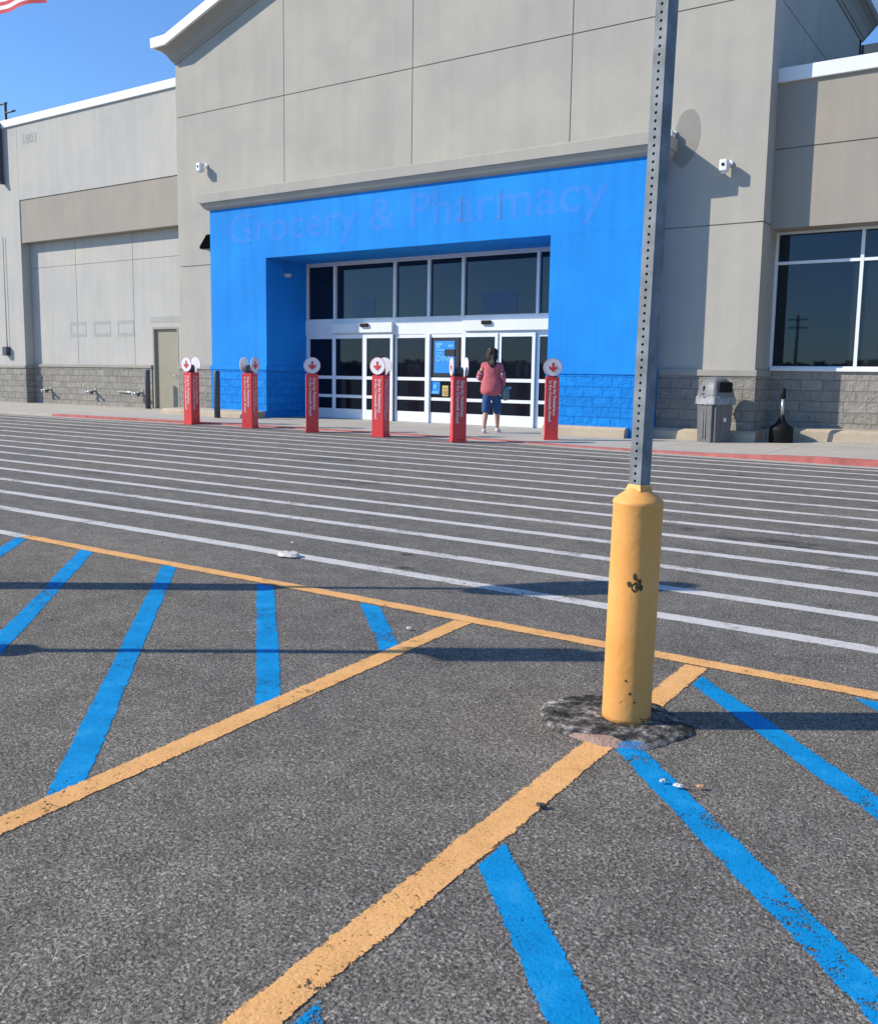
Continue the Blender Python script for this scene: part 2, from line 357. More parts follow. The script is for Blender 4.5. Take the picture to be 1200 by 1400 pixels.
def merge(bm, t, mat=0, mtx=None):
    mp = {}
    for v in t.verts: mp[v] = bm.verts.new(mtx @ v.co if mtx else v.co)
    for fc in t.faces:
        try:
            nf = bm.faces.new([mp[v] for v in fc.verts]); nf.material_index = mat; nf.smooth = fc.smooth
        except ValueError: pass
    t.free()
def cyl(bm, p0, p1, r0, r1=None, seg=16, mat=0, caps=True):
    r1 = r0 if r1 is None else r1
    p0 = Vector(p0); p1 = Vector(p1); d = (p1-p0)
    q = d.to_track_quat('Z', 'Y').to_matrix()
    ra, rb = [], []
    for i in range(seg):
        a = 2*PI*i/seg; c = Vector((math.cos(a), math.sin(a), 0))
        ra.append(bm.verts.new(p0 + q @ (c*r0))); rb.append(bm.verts.new(p1 + q @ (c*r1)))
    for i in range(seg):
        fc = bm.faces.new([ra[i], ra[(i+1) % seg], rb[(i+1) % seg], rb[i]]); fc.smooth = True; fc.material_index = mat
    if caps:
        for ring in (ra[::-1], rb):
            fc = bm.faces.new(ring); fc.material_index = mat
    return bm
def lathe(bm, prof, seg=32, c=(0, 0, 0), mat=0, wob=0.0):
    rings = []
    for k, (rr, z) in enumerate(prof):
        ring = []
        for i in range(seg):
            a = 2*PI*i/seg
            w = 1 + wob*noise.noise(Vector((math.cos(a)*2, math.sin(a)*2, z*6)))
            ring.append(bm.verts.new((c[0]+math.cos(a)*rr*w, c[1]+math.sin(a)*rr*w, c[2]+z)))
        rings.append(ring)
    for a, b in zip(rings, rings[1:]):
        for i in range(seg):
            fc = bm.faces.new([a[i], a[(i+1) % seg], b[(i+1) % seg], b[i]]); fc.smooth = True; fc.material_index = mat
    for ring, rev in ((rings[0], True), (rings[-1], False)):
        fc = bm.faces.new(ring[::-1] if rev else ring); fc.material_index = mat
    return bm
def prism_xz(bm, poly, y0, y1, mat=0):
    a = [bm.verts.new((x, y0, z)) for x, z in poly]; b = [bm.verts.new((x, y1, z)) for x, z in poly]
    fs = [bm.faces.new(a), bm.faces.new(b[::-1])]
    n = len(poly)
    for i in range(n): fs.append(bm.faces.new([a[(i+1) % n], a[i], b[i], b[(i+1) % n]]))
    for q in fs: q.material_index = mat
    return bm
def prism_yz(bm, poly, x0, x1, mat=0):
    a = [bm.verts.new((x0, y, z)) for y, z in poly]; b = [bm.verts.new((x1, y, z)) for y, z in poly]
    bm.faces.new(a); bm.faces.new(b[::-1]); n = len(poly)
    for i in range(n): bm.faces.new([a[(i+1) % n], a[i], b[i], b[(i+1) % n]])
    return bm
def skin(name, pts, edges, mat, parent, levels=2, smooth=True, root=0):
    """pts: list of (co, radius or (rx, ry)); one continuous skinned surface"""
    me = bpy.data.meshes.new(name); me.from_pydata([p[0] for p in pts], edges, [])
    o = bpy.data.objects.new(name, me); COL.objects.link(o)
    md = o.modifiers.new('s', 'SKIN'); md.use_smooth_shade = True; md.branch_smoothing = 0.4
    for i, p in enumerate(pts):
        rr = p[1] if isinstance(p[1], tuple) else (p[1], p[1])
        me.skin_vertices[0].data[i].radius = rr; me.skin_vertices[0].data[i].use_root = (i == root)
    ms = o.modifiers.new('u', 'SUBSURF'); ms.levels = levels; ms.render_levels = levels
    dg = bpy.context.evaluated_depsgraph_get()
    nm = bpy.data.meshes.new_from_object(o.evaluated_get(dg))
    o.modifiers.clear(); o.data = nm; nm.materials.clear()
    for mm in (mat if isinstance(mat, list) else [mat]): nm.materials.append(mm)
    for pl in nm.polygons: pl.use_smooth = True
    o.parent = parent
    return o
def text_bm(s, size, mtx, extr=0.0, bold=0.0):
    cu = bpy.data.curves.new('t', 'FONT'); cu.body = s; cu.size = size; cu.extrude = extr; cu.offset = bold; cu.resolution_u = 4
    o = bpy.data.objects.new('t', cu); COL.objects.link(o)
    dg = bpy.context.evaluated_depsgraph_get()
    me = bpy.data.meshes.new_from_object(o.evaluated_get(dg))
    xs = [v.co.x for v in me.vertices] or [0]
    bm = bmesh.new(); bm.from_mesh(me); bm.transform(mtx)
    bpy.data.objects.remove(o); bpy.data.curves.remove(cu); bpy.data.meshes.remove(me)
    return bm, max(xs)-min(xs), min(xs)
FRONT = Matrix(((1, 0, 0, 0), (0, 0, -1, 0), (0, 1, 0, 0), (0, 0, 0, 1)))     # text in XY -> upright, facing -Y

# ------------------------------------------------------------------ ground and its markings
bm = new()
xs = [-600, -60, -30, -12, -6, -3, 0, 3, 8, 30, 600]; ys = [-600, -60, -20, -6, -2, 0, 2, 4, 6, 9, 14, 40, 600]
grid = [[bm.verts.new((x, y, 0)) for x in xs] for y in ys]
for j in range(len(ys)-1):
    for i in range(len(xs)-1): bm.faces.new([grid[j][i], grid[j][i+1], grid[j+1][i+1], grid[j+1][i]])
obj('asphalt_ground', bm, M['asphalt'], kind='structure')

def strip(name, path, w, mat, z, seglen=0.25, cutA=None, cutB=None, jit=0.0):
    """painted strip along a straight path (x0,y0)-(x1,y1); uv v = -1..1 across"""
    (x0, y0), (x1, y1) = path
    a = Vector((x0, y0, 0)); b = Vector((x1, y1, 0)); d = (b-a); L = d.length; d.normalize(); n = Vector((-d.y, d.x, 0))
    bm = bmesh.new(); uvl = bm.loops.layers.uv.new('UVMap'); k = max(2, int(L/seglen)); rows = []
    for i in range(k+1):
        s = L*i/k; c = a + d*s
        off = jit*noise.noise(Vector((s*0.7+x0, y0, 3.1)))
        l = c + n*(w/2+off); rr = c - n*(w/2-off)
        if i == 0 and cutA: l += d*cutA*(w/2); rr -= d*cutA*(w/2)
        if i == k and cutB: l += d*cutB*(w/2); rr -= d*cutB*(w/2)
        rows.append((bm.verts.new((l.x, l.y, z)), bm.verts.new((rr.x, rr.y, z)), s))
    for (l0, r0, s0), (l1, r1, s1) in zip(rows, rows[1:]):
        fc = bm.faces.new([r0, r1, l1, l0])
        for lp, uv in zip(fc.loops, ((s0, -1), (s1, -1), (s1, 1), (s0, 1))): lp[uvl].uv = uv
    return obj(name, bm, mat, kind='structure')

# crosswalk lines (parallel to the front of the shop)
ysw = [4.42, 5.02, 5.60, 6.20, 6.77, 7.42, 8.04, 8.66, 9.31, 10.05, 10.71, 11.40, 12.11, 12.85, 13.45]
for i, y in enumerate(ysw):
    strip('crosswalk_line', ((-40, y), (14, y+0.0)), 0.135, M['whitepaint'], 0.0015, 0.5, jit=0.008)
# line at the head of the stalls, then the stall side lines, then the blue hatching
strip('stall_head_line', ((-6.10, 3.735), (9, 3.80)), 0.115, M['orange'], 0.0035, jit=0.010)
strip('stall_head_line', ((-11.0, 3.72), (-6.102, 3.735)), 0.115, M['whitepaint'], 0.0035, jit=0.010)
strip('stall_line', ((-2.338, 3.70), (-2.02, -3.0)), 0.115, M['orange'], 0.0026, jit=0.017)
strip('stall_line', ((-1.172, 3.70), (-1.085, -3.0)), 0.118, M['orange'], 0.0026, jit=0.017)
strip('stall_line', ((-10.2, 3.66), (-10.1, -3.0)), 0.115, M['orange'], 0.0026, jit=0.017)
strip('stall_line', ((5.4, 3.70), (5.45, -3.0)), 0.118, M['orange'], 0.0026, jit=0.017)
Wb = 0.118
for c in (-2.37, -1.60, -0.79, 0.03, 0.78):          # centre lines x + y = c, between two stalls
    x1 = -2.36+0.05*(3.66-(c+2.3)) + 0.012
    y0 = 3.69; xa = c - y0
    strip('blue_hatch_line', ((xa, y0), (x1, c-x1)), Wb, M['bluepaint'], 0.0016, 0.12, cutA=1.0, cutB=-1.0, jit=0.008)
for c in (-3.15, -3.95, -4.75, -5.55):
    strip('blue_hatch_line', ((c-3.66, 3.66), (-2.15, c+2.15)), Wb, M['bluepaint'], 0.0016, 0.12, cutA=1.0, cutB=-1.0, jit=0.008)
for c in (3.19, 2.415, 1.65, 0.80, 0.085, -0.75, -1.55):
    y0 = min(3.69, c+1.085+0.012*(c-0.0)); xa = c-y0
    strip('blue_hatch_line', ((xa, y0), (4.5, c-4.5)), Wb, M['bluepaint'], 0.0016, 0.12, cutA=(1.0 if y0 > 3.6 else -1.0), jit=0.010)

# pavement in front of the shop: low kerb with red paint, height changes along X
KX = [-45, -24, -21, -19, -17, -14.5, -10, -8.2, -7, -5.2, -4.2, -3, 0, 14]
KY = [14.0, 13.95, 13.95, 14.0, 14.2, 14.55, 14.62, 14.5, 14.25, 14.1, 14.05, 14.0, 13.98, 13.9]
KZ = [0.05, 0.05, 0.06, 0.06, 0.05, 0.03, 0.02, 0.02, 0.02, 0.032, 0.045, 0.09, 0.09, 0.09]
def kerb(x):
    for i in range(len(KX)-1):
        if x <= KX[i+1]:
            t = (x-KX[i])/(KX[i+1]-KX[i]); return KY[i]*(1-t)+KY[i+1]*t, KZ[i]*(1-t)+KZ[i+1]*t
    return KY[-1], KZ[-1]
def SZ(x): return kerb(x)[1]
def kerb_run(name, x0, x1, mat, ya, yb, top=True, face=True, step=0.5, dz=0.0):
    bm = bmesh.new(); n = max(1, int(round((x1-x0)/step))); prev = None
    for i in range(n+1):
        x = x0+(x1-x0)*i/n; y, z = kerb(x)
        row = []
        if face: row.append(bm.verts.new((x, y+ya, -0.02)))
        row.append(bm.verts.new((x, y+ya, z+dz-0.006))); row.append(bm.verts.new((x, y+ya+0.012, z+dz))); row.append(bm.verts.new((x, (y+yb) if yb < 5 else yb, z+dz)))
        if prev:
            for k in range(len(row)-1): bm.faces.new([prev[k], row[k], row[k+1], prev[k+1]])
        prev = row
    return obj(name, bm, mat, kind='structure')
kerb_run('red_kerb', -21.3, 14, M['red_curb'], 0.0, 0.26)
kerb_run('kerb', -45, -21.3, M['sidewalk'], 0.0, 0.26)
kerb_run('pavement', -45, 14, M['sidewalk'], 0.26, 19.5, face=False)
bm = bmesh.new(); prev = None
for i in range(119):
    x = -45+0.5*i; y, z = kerb(x)
    row = [bm.verts.new((x, y-0.30, 0.0042)), bm.verts.new((x, y-0.001, 0.006))]
    if prev: bm.faces.new([prev[0], row[0], row[1], prev[1]])
    prev = row
obj('gutter', bm, M['gutter'], kind='structure')

# raised tar patch round the foot of the yellow bollard
bm = bmesh.new(); C0 = Vector((-1.175, 2.925, 0)); rings = []
for k, (s, z) in enumerate(((1.0, 0.0015), (0.975, 0.011), (0.8, 0.014), (0.6, 0.015), (0.4, 0.016), (0.2, 0.016))):
    ring = []
    for i in range(72):
        a = 2*PI*i/72
        rx, ry = (0.225, 0.225)
        w = 1 + 0.13*noise.noise(Vector((math.cos(a)*1.6, math.sin(a)*1.6, 2.2))) + 0.05*noise.noise(Vector((math.cos(a)*6, math.sin(a)*6, 0.7)))
        if k == 0: w *= 1.02
        # longer towards the left
        if math.cos(a) < 0: rx = 0.29
        x = C0.x + math.cos(a)*rx*w*s; y = C0.y + math.sin(a)*ry*w*s
        zz = z + (0.005*noise.noise(Vector((x*14, y*14, 0))) if k else 0)
        ring.append(bm.verts.new((x, y, max(zz, 0.001))))
    rings.append(ring)
for a, b in zip(rings, rings[1:]):
    for i in range(72): bm.faces.new([a[i], a[(i+1) % 72], b[(i+1) % 72], b[i]])
bm.faces.new(rings[-1])
obj('tar_patch', bm, M['tar'], kind='structure', smooth=True)

# ------------------------------------------------------------------ the shop
shop = thing('store_building', 'beige concrete shop with gabled entrance block and bright blue portal', 'building', (-12.71, 17.6, 0), world=True)
BX0, BX1, YB = -20.65, -4.77, 17.6
PK = -12.71; EZ = 9.5; SL = 0.333
def gz(x): return EZ + SL*(7.94-abs(x-PK))
G = 0.011
bm = new()
cols = [BX0, -16.65, PK, -8.74, BX1]
for i in range(4):
    a, b = cols[i], cols[i+1]
    a2 = a+(G if i else 0); b2 = b-(G if i < 3 else 0)
    # lower course only at the outer columns, beside the portal
    if i == 0: bx(bm, a2, -16.78, YB, YB+0.2, 0, 4.07-G)
    if i == 3: bx(bm, -8.67, b2, YB, YB+0.2, 0, 4.07-G)
    if i in (0, 3): bx(bm, a2, b2, YB, YB+0.2, 4.07+G, 8.05-G)
    else: bx(bm, a2, b2, YB, YB+0.2, 4.4, 8.05-G)
    prism_xz(bm, [(a2, 8.05+G), (b2, 8.05+G), (b2, gz(b2)), (a2, gz(a2))], YB, YB+0.2)
# dark backing behind the reveals and the side walls
obj('wall', bm, M['wall'], shop)
bm = new(); bx(bm, BX0+0.1, BX1-0.1, YB+0.03, YB+0.18, 4.4, 9.4); bx(bm, BX0+0.1, -16.8, YB+0.03, YB+0.18, 0.2, 4.4); bx(bm, -8.6, BX1-0.1, YB+0.03, YB+0.18, 0.2, 4.4)
prism_xz(bm, [(BX0+0.1, 9.35), (BX1-0.1, 9.35), (PK, gz(PK)-0.1)], YB+0.03, YB+0.18)
obj('panel_joint', bm, M['ledge'], shop)
YE = 25.4
for X0, X1 in ((BX1-0.2, BX1), (BX0, BX0+0.2)):
    bm = new()
    ycuts = [YB+0.2, 20.96, YE]
    for i in range(2):
        a = ycuts[i]+(G if i else 0); b = ycuts[i+1]-(G if i < 1 else 0)
        for z0, z1 in ((0, 4.07-G), (4.07+G, 8.05-G), (8.05+G, EZ)): bx(bm, X0, X1, a, b, z0, z1)
    bx(bm, X0+0.03, X1-0.03, YB+0.2, YE, 0.1, EZ-0.1)
    obj('return_wall', bm, M['wall'], shop)
bm = new(); prism_xz(bm, [(BX0, 0), (BX1, 0), (BX1, EZ), (PK, gz(PK)), (BX0, EZ)], YE-0.2, YE+0.001); obj('rear_wall', bm, M['wall'], shop)

# cornice: cove and white fascia, raking over the front, level along the sides
prof = [(0.0, -0.02), (0.03, -0.02), (0.04, 0.03), (0.075, 0.05), (0.10, 0.10), (0.15, 0.19), (0.23, 0.27), (0.33, 0.325), (0.36, 0.33), (0.375, 0.35)]
fas = [(0.375, 0.35), (0.45, 0.35), (0.455, 0.60), (0.35, 0.61), (0.0, 0.61)]
def sweep(prf, name, mat):
    bm = bmesh.new(); secs = []
    def sec(fn): secs.append([bm.verts.new(fn(o, h)) for o, h in prf])
    sec(lambda o, h: (BX0-o, YE+0.01, EZ-0.03+h))
    sec(lambda o, h: (BX0-o, YB-o, EZ-0.03+h))
    sec(lambda o, h: (BX0+0.12, YB-o, EZ-0.03+h))
    sec(lambda o, h: (PK, YB-o, gz(PK)-0.07+h))
    sec(lambda o, h: (BX1-0.12, YB-o, EZ-0.03+h))
    sec(lambda o, h: (BX1+o, YB-o, EZ-0.03+h))
    sec(lambda o, h: (BX1+o, YE+0.01, EZ-0.03+h))
    for a, b in zip(secs, secs[1:]):
        for k in range(len(prf)-1): bm.faces.new([a[k], a[k+1], b[k+1], b[k]])
    for s in (secs[0], secs[-1]): bm.faces.new(s)
    return obj(name, bm, mat, shop)
sweep(prof, 'cornice', M['cornice']); sweep(fas, 'fascia', M['white_trim'])
bm = new(); zt = EZ+0.57
for s in (-1, 1):
    vs = [(PK, YB-0.3, gz(PK)+0.5), (PK, YE, gz(PK)+0.5), (PK+s*7.94, YE, zt), (PK+s*7.94, YB-0.3, zt)]
    bm.faces.new([bm.verts.new(v) for v in vs])
obj('roof', bm, M['roofing'], shop)

# blue portal
YP, YD = 16.95, 18.41
PX0, OX0, OX1, PX1 = -18.67, -16.68, -8.77, -6.66
OT, PT = 4.02, 5.32
bm = new()
bx(bm, PX0, OX0, YP, YD+0.3, 1.36, OT); bx(bm, OX1, PX1, YP, YD+0.3, 1.36, OT); bx(bm, PX0, PX1, YP, YD+0.3, OT+0.0015, PT)
portal = obj('blue_portal', bm, M['blue'], shop)
for a, b in ((PX0, OX0), (OX1, PX1)):
    obj('block_base', bx(new(), a-0.012, b+0.012, YP-0.03, YD+0.3, 0.0, 1.25), M['blue_block'], portal)
    obj('ledge', bx(new(), a-0.03, b+0.03, YP-0.05, YD+0.3, 1.25, 1.36, 0.01), M['blue'], portal)
# ghost of the removed shop lettering
t0, w, x0 = text_bm('Grocery & Pharmacy', 1.0, Matrix()); t0.free()
S = 10.35/w
full = 'Grocery & Pharmacy'
for word in full.split():
    pre = full[:full.index(word)+len(word)]
    ta, wa, xa_ = text_bm(pre, 1.0, Matrix()); ta.free(); tc_, wc, xc = text_bm(word, 1.0, Matrix()); tc_.free()
    off = (xa_+wa)-(xc+wc)                                  # where the word starts in the full line
    tb, _, _ = text_bm(word, S, Matrix.Translation((-17.92+(off-x0)*S, YP-0.0015, 4.44)) @ FRONT @ Matrix.Diagonal((1, 0.86, 1, 1)), 0.0, 0.012)
    obj('faded_lettering', tb, M['ghost_blue'], portal)
rust = plain('rust_streak', (0.10, 0.20, 0.42), 0.9)
for x, z0, z1 in ((-10.92, 4.48, 4.98), (-9.95, 4.46, 5.02)):
    bm = new(); bx(bm, x-0.012, x+0.012, YP-0.006, YP+0.01, z0, z1); bx(bm, x-0.065, x+0.012, YP-0.007, YP+0.01, z0-0.02, z0+0.02)
    obj('rust_streak', bm, rust, portal)
stub = plain('anchor_stub', (0.06, 0.18, 0.45), 0.9)
for x, z in ((-17.25, 5.05), (-17.2, 4.78), (-17.22, 4.6), (-17.2, 4.42), (-15.6, 4.9), (-15.55, 4.6), (-14.2, 4.55), (-14.6, 4.8), (-11.6, 4.9)):
    obj('anchor_hole', cyl(new(), (x, YP-0.012, z), (x, YP+0.01, z), 0.012, seg=8), stub, portal)

# canopy moulding over the portal
CX0, CX1, YC = -18.86, -6.46, 16.74
bm = new()
cp = [(0.0, 0.0), (0.05, 0.015), (0.10, 0.05), (0.14, 0.10), (0.17, 0.165), (0.21, 0.175), (0.215, 0.39), (0.17, 0.415), (-0.66, 0.50)]
secs = []
for sx, xx in ((-1, PX0), (1, PX1)):
    secs.append([(xx+sx*max(o, 0), YB+0.01, PT+h) for o, h in cp])
    secs.append([(xx+sx*max(o, 0), (YP-o) , PT+h) for o, h in cp])
order = [secs[0], secs[1], secs[3], secs[2]]
vs = [[bm.verts.new(p) for p in s] for s in order]
for a, b in zip(vs, vs[1:]):
    for k in range(len(cp)-1): 
        try: bm.faces.new([a[k], a[k+1], b[k+1], b[k]])
        except ValueError: pass
obj('canopy_moulding', bm, M['wall'], shop)

# block courses, ledge and tan kerbs along the block
bm = new()
for a, b in ((BX0, PX0-0.02), (PX1+0.02, BX1-0.2)): obj('block_base', bx(new(), a, b, YB-0.035, YB+0.1, 0.0, 1.25), M['block'], shop)
obj('block_base', bx(new(), BX1-0.199, BX1+0.03, YB-0.035, YE, 0.0, 1.25), M['block'], shop)
for a, b in ((BX0, PX0-0.04), (PX1+0.04, BX1+0.05)): obj('ledge', bx(new(), a, b, YB-0.06, YB+0.1, 1.25, 1.37, 0.012), M['ledge'], shop)
obj('ledge', bx(new(), BX1-0.1, BX1+0.048, YB+0.101, 18.6, 1.252, 1.368, 0.012), M['ledge'], shop)
bm = new()
for a, b, y, z in ((-19.9, OX0-0.03, 16.22, 0.2), (OX1+0.03, -6.95, 16.72, 0.22), (-6.8, BX1+0.14, 17.3, 0.23), (BX1+0.15, 14, 18.08, 0.29)):
    prism_yz(bm, [(y, 0), (y+0.02, z-0.05), (y+0.09, z), (y+0.9, z+0.02), (y+0.9, 0)], a, b)
obj('tan_kerb', bm, M['tan_curb'], kind='structure')

# left wing
WX0, WX1, YW, YN = -29.0, BX0, 18.1, 18.42
for q in ((WX0, WX1, YW, YN+0.3, 6.71, 9.08), (-29.88, WX0-0.012, YW, YN+0.3, 1.30, 9.08), (-46, -29.895, YW+0.01, YN+0.3, 1.30, 7.4)): obj('wing_wall', bx(new(), *q), M['wall_wing'], shop)
bm = new(); bx(bm, WX0, WX1, YW+0.025, YN+0.3, 5.335, 6.70); obj('wing_band', bm, M['wall_tan'], shop)
obj('parapet_cap', bx(new(), -29.95, WX1, YW-0.06, YN+0.6, 9.08, 9.31, 0.01), M['white_trim'], shop); obj('parapet_cap', bx(new(), -46, -29.96, YW-0.04, YN+0.6, 7.4, 7.46), M['white_trim'], shop)
bm = new(); j = [WX0, -26.54, -23.70, WX1]
for i in range(3):
    a = j[i]+(G if i else 0); b = j[i+1]-(G if i < 2 else 0)
    bx(bm, a, b, YN, YN+0.2, 4.53+G*0.6, 5.33)
    if i < 2: bx(bm, a, b, YN, YN+0.2, 1.36, 4.53-G*0.6)
    else:
        bx(bm, a, -22.86, YN, YN+0.2, 1.36, 4.53-G*0.6); bx(bm, -22.8605, -21.70, YN, YN+0.2, 2.49, 4.53-G*0.6); bx(bm, -21.6995, b, YN, YN+0.2, 1.36, 4.53-G*0.6)
bx(bm, WX0, WX1, YN+0.022, YN+0.19, 2.55, 5.3)
obj('wing_panel', bm, M['wall_wing'], shop)
for q in ((WX0+0.021, -22.9, YN-0.03, YN+0.2, 0, 1.27), (-21.66, WX1, YN-0.03, YN+0.2, 0, 1.27), (-29.9, WX0+0.02, YW-0.03, YN, 0, 1.22), (-46, -29.91, YW-0.02, YN, 0, 1.22)): obj('block_base', bx(new(), *q), M['block'], shop)
for q in ((WX0+0.031, -22.9, YN-0.06, YN+0.2, 1.27, 1.36, 0.012), (-21.66, WX1, YN-0.06, YN+0.2, 1.27, 1.36, 0.012), (-29.93, WX0+0.03, YW-0.06, YN, 1.22, 1.30, 0.012), (-46, -29.94, YW-0.05, YN, 1.22, 1.30)): obj('ledge', bx(new(), *q), M['ledge'], shop)
for xa, xb in ((-26.92, -26.08), (-25.70, -24.85), (-24.52, -23.72)):
    bm = new()
    for za, zb in ((2.62, 2.72), (2.24, 2.34)): bx(bm, xa, xb, YN-0.004, YN+0.01, za, zb)
    bx(bm, xa+0.01, xa+0.06, YN-0.0035, YN+0.01, 2.25, 2.7); bx(bm, xb-0.06, xb-0.01, YN-0.0035, YN+0.01, 2.25, 2.7)
    obj('faded_sign_mark', bm, M['ghost_wall'], shop)
obj('faded_sign_mark', bx(new(), -22.95, -21.55, YN-0.004, YN+0.01, 2.62, 2.80), M['ghost_wall'], shop)
tb, w, x0 = text_bm('1803', 0.42, Matrix.Translation((-28.72, YW-0.004, 8.44)) @ FRONT, 0, 0.004)
obj('faded_number', tb, stucco('faded_number_paint', (0.36, 0.35, 0.34), 0.05, 0.05), shop)
# service door
bm = new(); bx(bm, -22.80, -21.76, YN+0.07, YN+0.12, 0.06, 2.43); dr = obj('service_door', bm, M['door_olive'], shop)
bm = new(); bx(bm, -22.86, -22.80, YN-0.01, YN+0.13, 0.05, 2.49); bx(bm, -21.76, -21.70, YN-0.01, YN+0.13, 0.05, 2.49); bx(bm, -22.80, -21.76, YN-0.01, YN+0.13, 2.43, 2.49)
obj('door_frame', bm, M['ledge'], dr)
bm = new(); cyl(bm, (-21.87, YN+0.07, 1.05), (-21.87, YN+0.0, 1.05), 0.02, seg=10); cyl(bm, (-21.87, YN+0.0, 1.05), (-21.99, YN+0.0, 1.05), 0.014, seg=8); obj('handle', bm, M['pipe'], dr)

# right wing
bm = new(); bx(bm, BX1+0.001, 14, YW, YW+0.8, 5.43+G, 6.60); bx(bm, BX1+0.001, 14, YW, YW+0.5, 4.0, 5.43-G); bx(bm, BX1+0.001, 14, YW+0.03, YW+0.5, 5.2, 5.6)
obj('wing_band', bm, M['wall_tan'], shop)
bm = new(); bx(bm, BX1+0.001, 14, YW-0.07, YW+0.9, 6.60, 6.85, 0.012); obj('parapet_cap', bm, M['white_trim'], shop)
obj('block_base', bx(new(), BX1+0.03, 14, 18.56, 18.9, 0, 1.365), M['block'], shop); obj('wing_wall', bx(new(), 3.0, 14, 18.57, 18.9, 1.366, 4.0), M['wall_tan'], shop)
YG = 18.62
fr = new(); xs = [BX1+0.002, -3.22, -1.67, -0.12, 1.43, 2.98]
for x in xs:
    bx(fr, x-0.03 if x > -4 else x, x+0.03 if x > -4 else x+0.05, YG-0.05, YG+0.06, 1.43, 3.995)
for xa, xb in zip(xs, xs[1:]):
    xa2, xb2 = xa+0.03, xb-0.03
    bx(fr, xa2, xb2, YG-0.047, YG+0.06, 3.385, 3.44); bx(fr, xa2, xb2, YG-0.047, YG+0.06, 3.95, 3.995); bx(fr, xa2, xb2, YG-0.047, YG+0.06, 1.43, 1.46)
wf = obj('storefront_window', fr, M['alu'], shop)
for xa, xb in zip(xs, xs[1:]):
    for za, zb in ((1.46, 3.385), (3.44, 3.95)):
        p = new(); bx(p, xa+0.025, xb-0.025, YG, YG+0.02, za-0.005, zb+0.005); obj('glass_pane', p, M['glass'], wf)
bm = new(); bx(bm, BX1+0.03, 3.0, 18.50, YG+0.05, 1.366, 1.43, 0.006); obj('window_sill', bm, M['white_trim'], wf)

# roof parapet far behind
bm = new(); bx(bm, -5.06, 30, 27, 27.4, 6.8, 9.90); rp = obj('rear_parapet', bm, plain('shaded_slate_wall', (0.045, 0.065, 0.095), 0.8), shop)  # slate colour darkened, with the shade on this wall put into it
bm = new(); bx(bm, -5.16, -5.062, 26.95, 27.45, 6.8, 9.93); obj('parapet_end', bm, M['white_trim'], rp)
obj('flat_roof', bx(new(), -46, BX0+0.05, 19.2, 40, 6.5, 7.3), M['roofing'], shop); obj('flat_roof', bx(new(), BX1-0.05, 14, 19.4, 27, 5.5, 6.45), M['roofing'], shop)

# ---- entrance glazing
YF = YD
alu = M['alu']
bm = new()
bx(bm, OX0, OX1, YF, YF+0.14, 2.17, 2.56); bx(bm, OX0, OX1, YF+0.02, YF+0.12, 3.95, OT)          # header beam, head
bx(bm, OX0, OX0+0.05, YF+0.02, YF+0.12, 0, 3.95); bx(bm, OX1-0.05, OX1, YF+0.02, YF+0.12, 0, 3.95)
hdr = obj('entrance_frame', bm, alu, shop)
for xa, xb in ((OX0+0.95, PK-1.06), (PK+1.0, OX1-0.3)): obj('door_track', bx(new(), xa, xb, YF-0.10, YF-0.001, 2.22, 2.46, 0.01), alu, hdr)
bm = new(); bx(bm, OX0, OX1, YF-0.15, YF+0.2, 0.0, 0.035); obj('threshold', bm, M['pipe'], hdr)
mull = [OX0+0.05, -15.68, -13.76, -12.74, -11.77, -9.80, OX1-0.05]
for i in range(6):
    a, b = mull[i], mull[i+1]
    fb = new()
    bx(fb, (a-0.035) if i else a+0.001, a+0.0355, YF-0.02, YF+0.12, 2.561, 3.949)
    bx(fb, a+0.034, b-0.036, YF, YF+0.1, 2.5615, 2.585); bx(fb, a+0.034, b-0.036, YF, YF+0.1, 3.925, 3.9485)
    w = obj('transom_window', fb, alu, shop)
    p = new(); bx(p, a+0.02, b-0.02, YF+0.05, YF+0.07, 2.57, 3.94); pn = obj('glass_pane', p, M['glass'], w)
    if i in (1, 4):
        c = (a+b)/2
        p = new(); bx(p, c-0.42 if i == 1 else c-0.5, c+0.32 if i == 1 else c+0.45, YF+0.044, YF+0.049, 2.62, 3.10); obj('hanging_sign', p, M['dim_sign'], w)
posts = [-15.70, -14.66, -13.76, -12.75, -11.72, -10.76, -9.81]
edges = [OX0+0.05] + posts + [OX1-0.05]
doors = []
for i in range(8):
    a, b = edges[i]+0.004, edges[i+1]-0.004
    sl_ = i in (1, 2, 5, 6)
    y0 = YF-0.07 if i in (2, 5) else (YF-0.045 if sl_ else YF+0.01)
    st = 0.075
    fb = new()
    bx(fb, a, a+st, y0, y0+0.05, 0.04, 2.168); bx(fb, b-st, b, y0, y0+0.05, 0.04, 2.168)
    for za, zb in ((2.08, 2.168), (1.05, 1.13), (0.575, 0.65), (0.04, 0.29)): bx(fb, a+st, b-st, y0+0.002, y0+0.048, za, zb)
    d = obj('sliding_door' if sl_ else 'side_light', fb, alu, shop); doors.append((d, a+st, b-st, y0))
    for za, zb in ((1.13, 2.08), (0.65, 1.05), (0.29, 0.575)):
        p = new(); bx(p, a+st-0.01, b-st+0.01, y0+0.02, y0+0.035, za-0.008, zb+0.008); obj('glass_pane', p, M['door_glass'], d)
obj('door_post', bx(new(), -12.81, -12.69, YF-0.03, YF+0.005, 0.04, 2.168), alu, hdr)
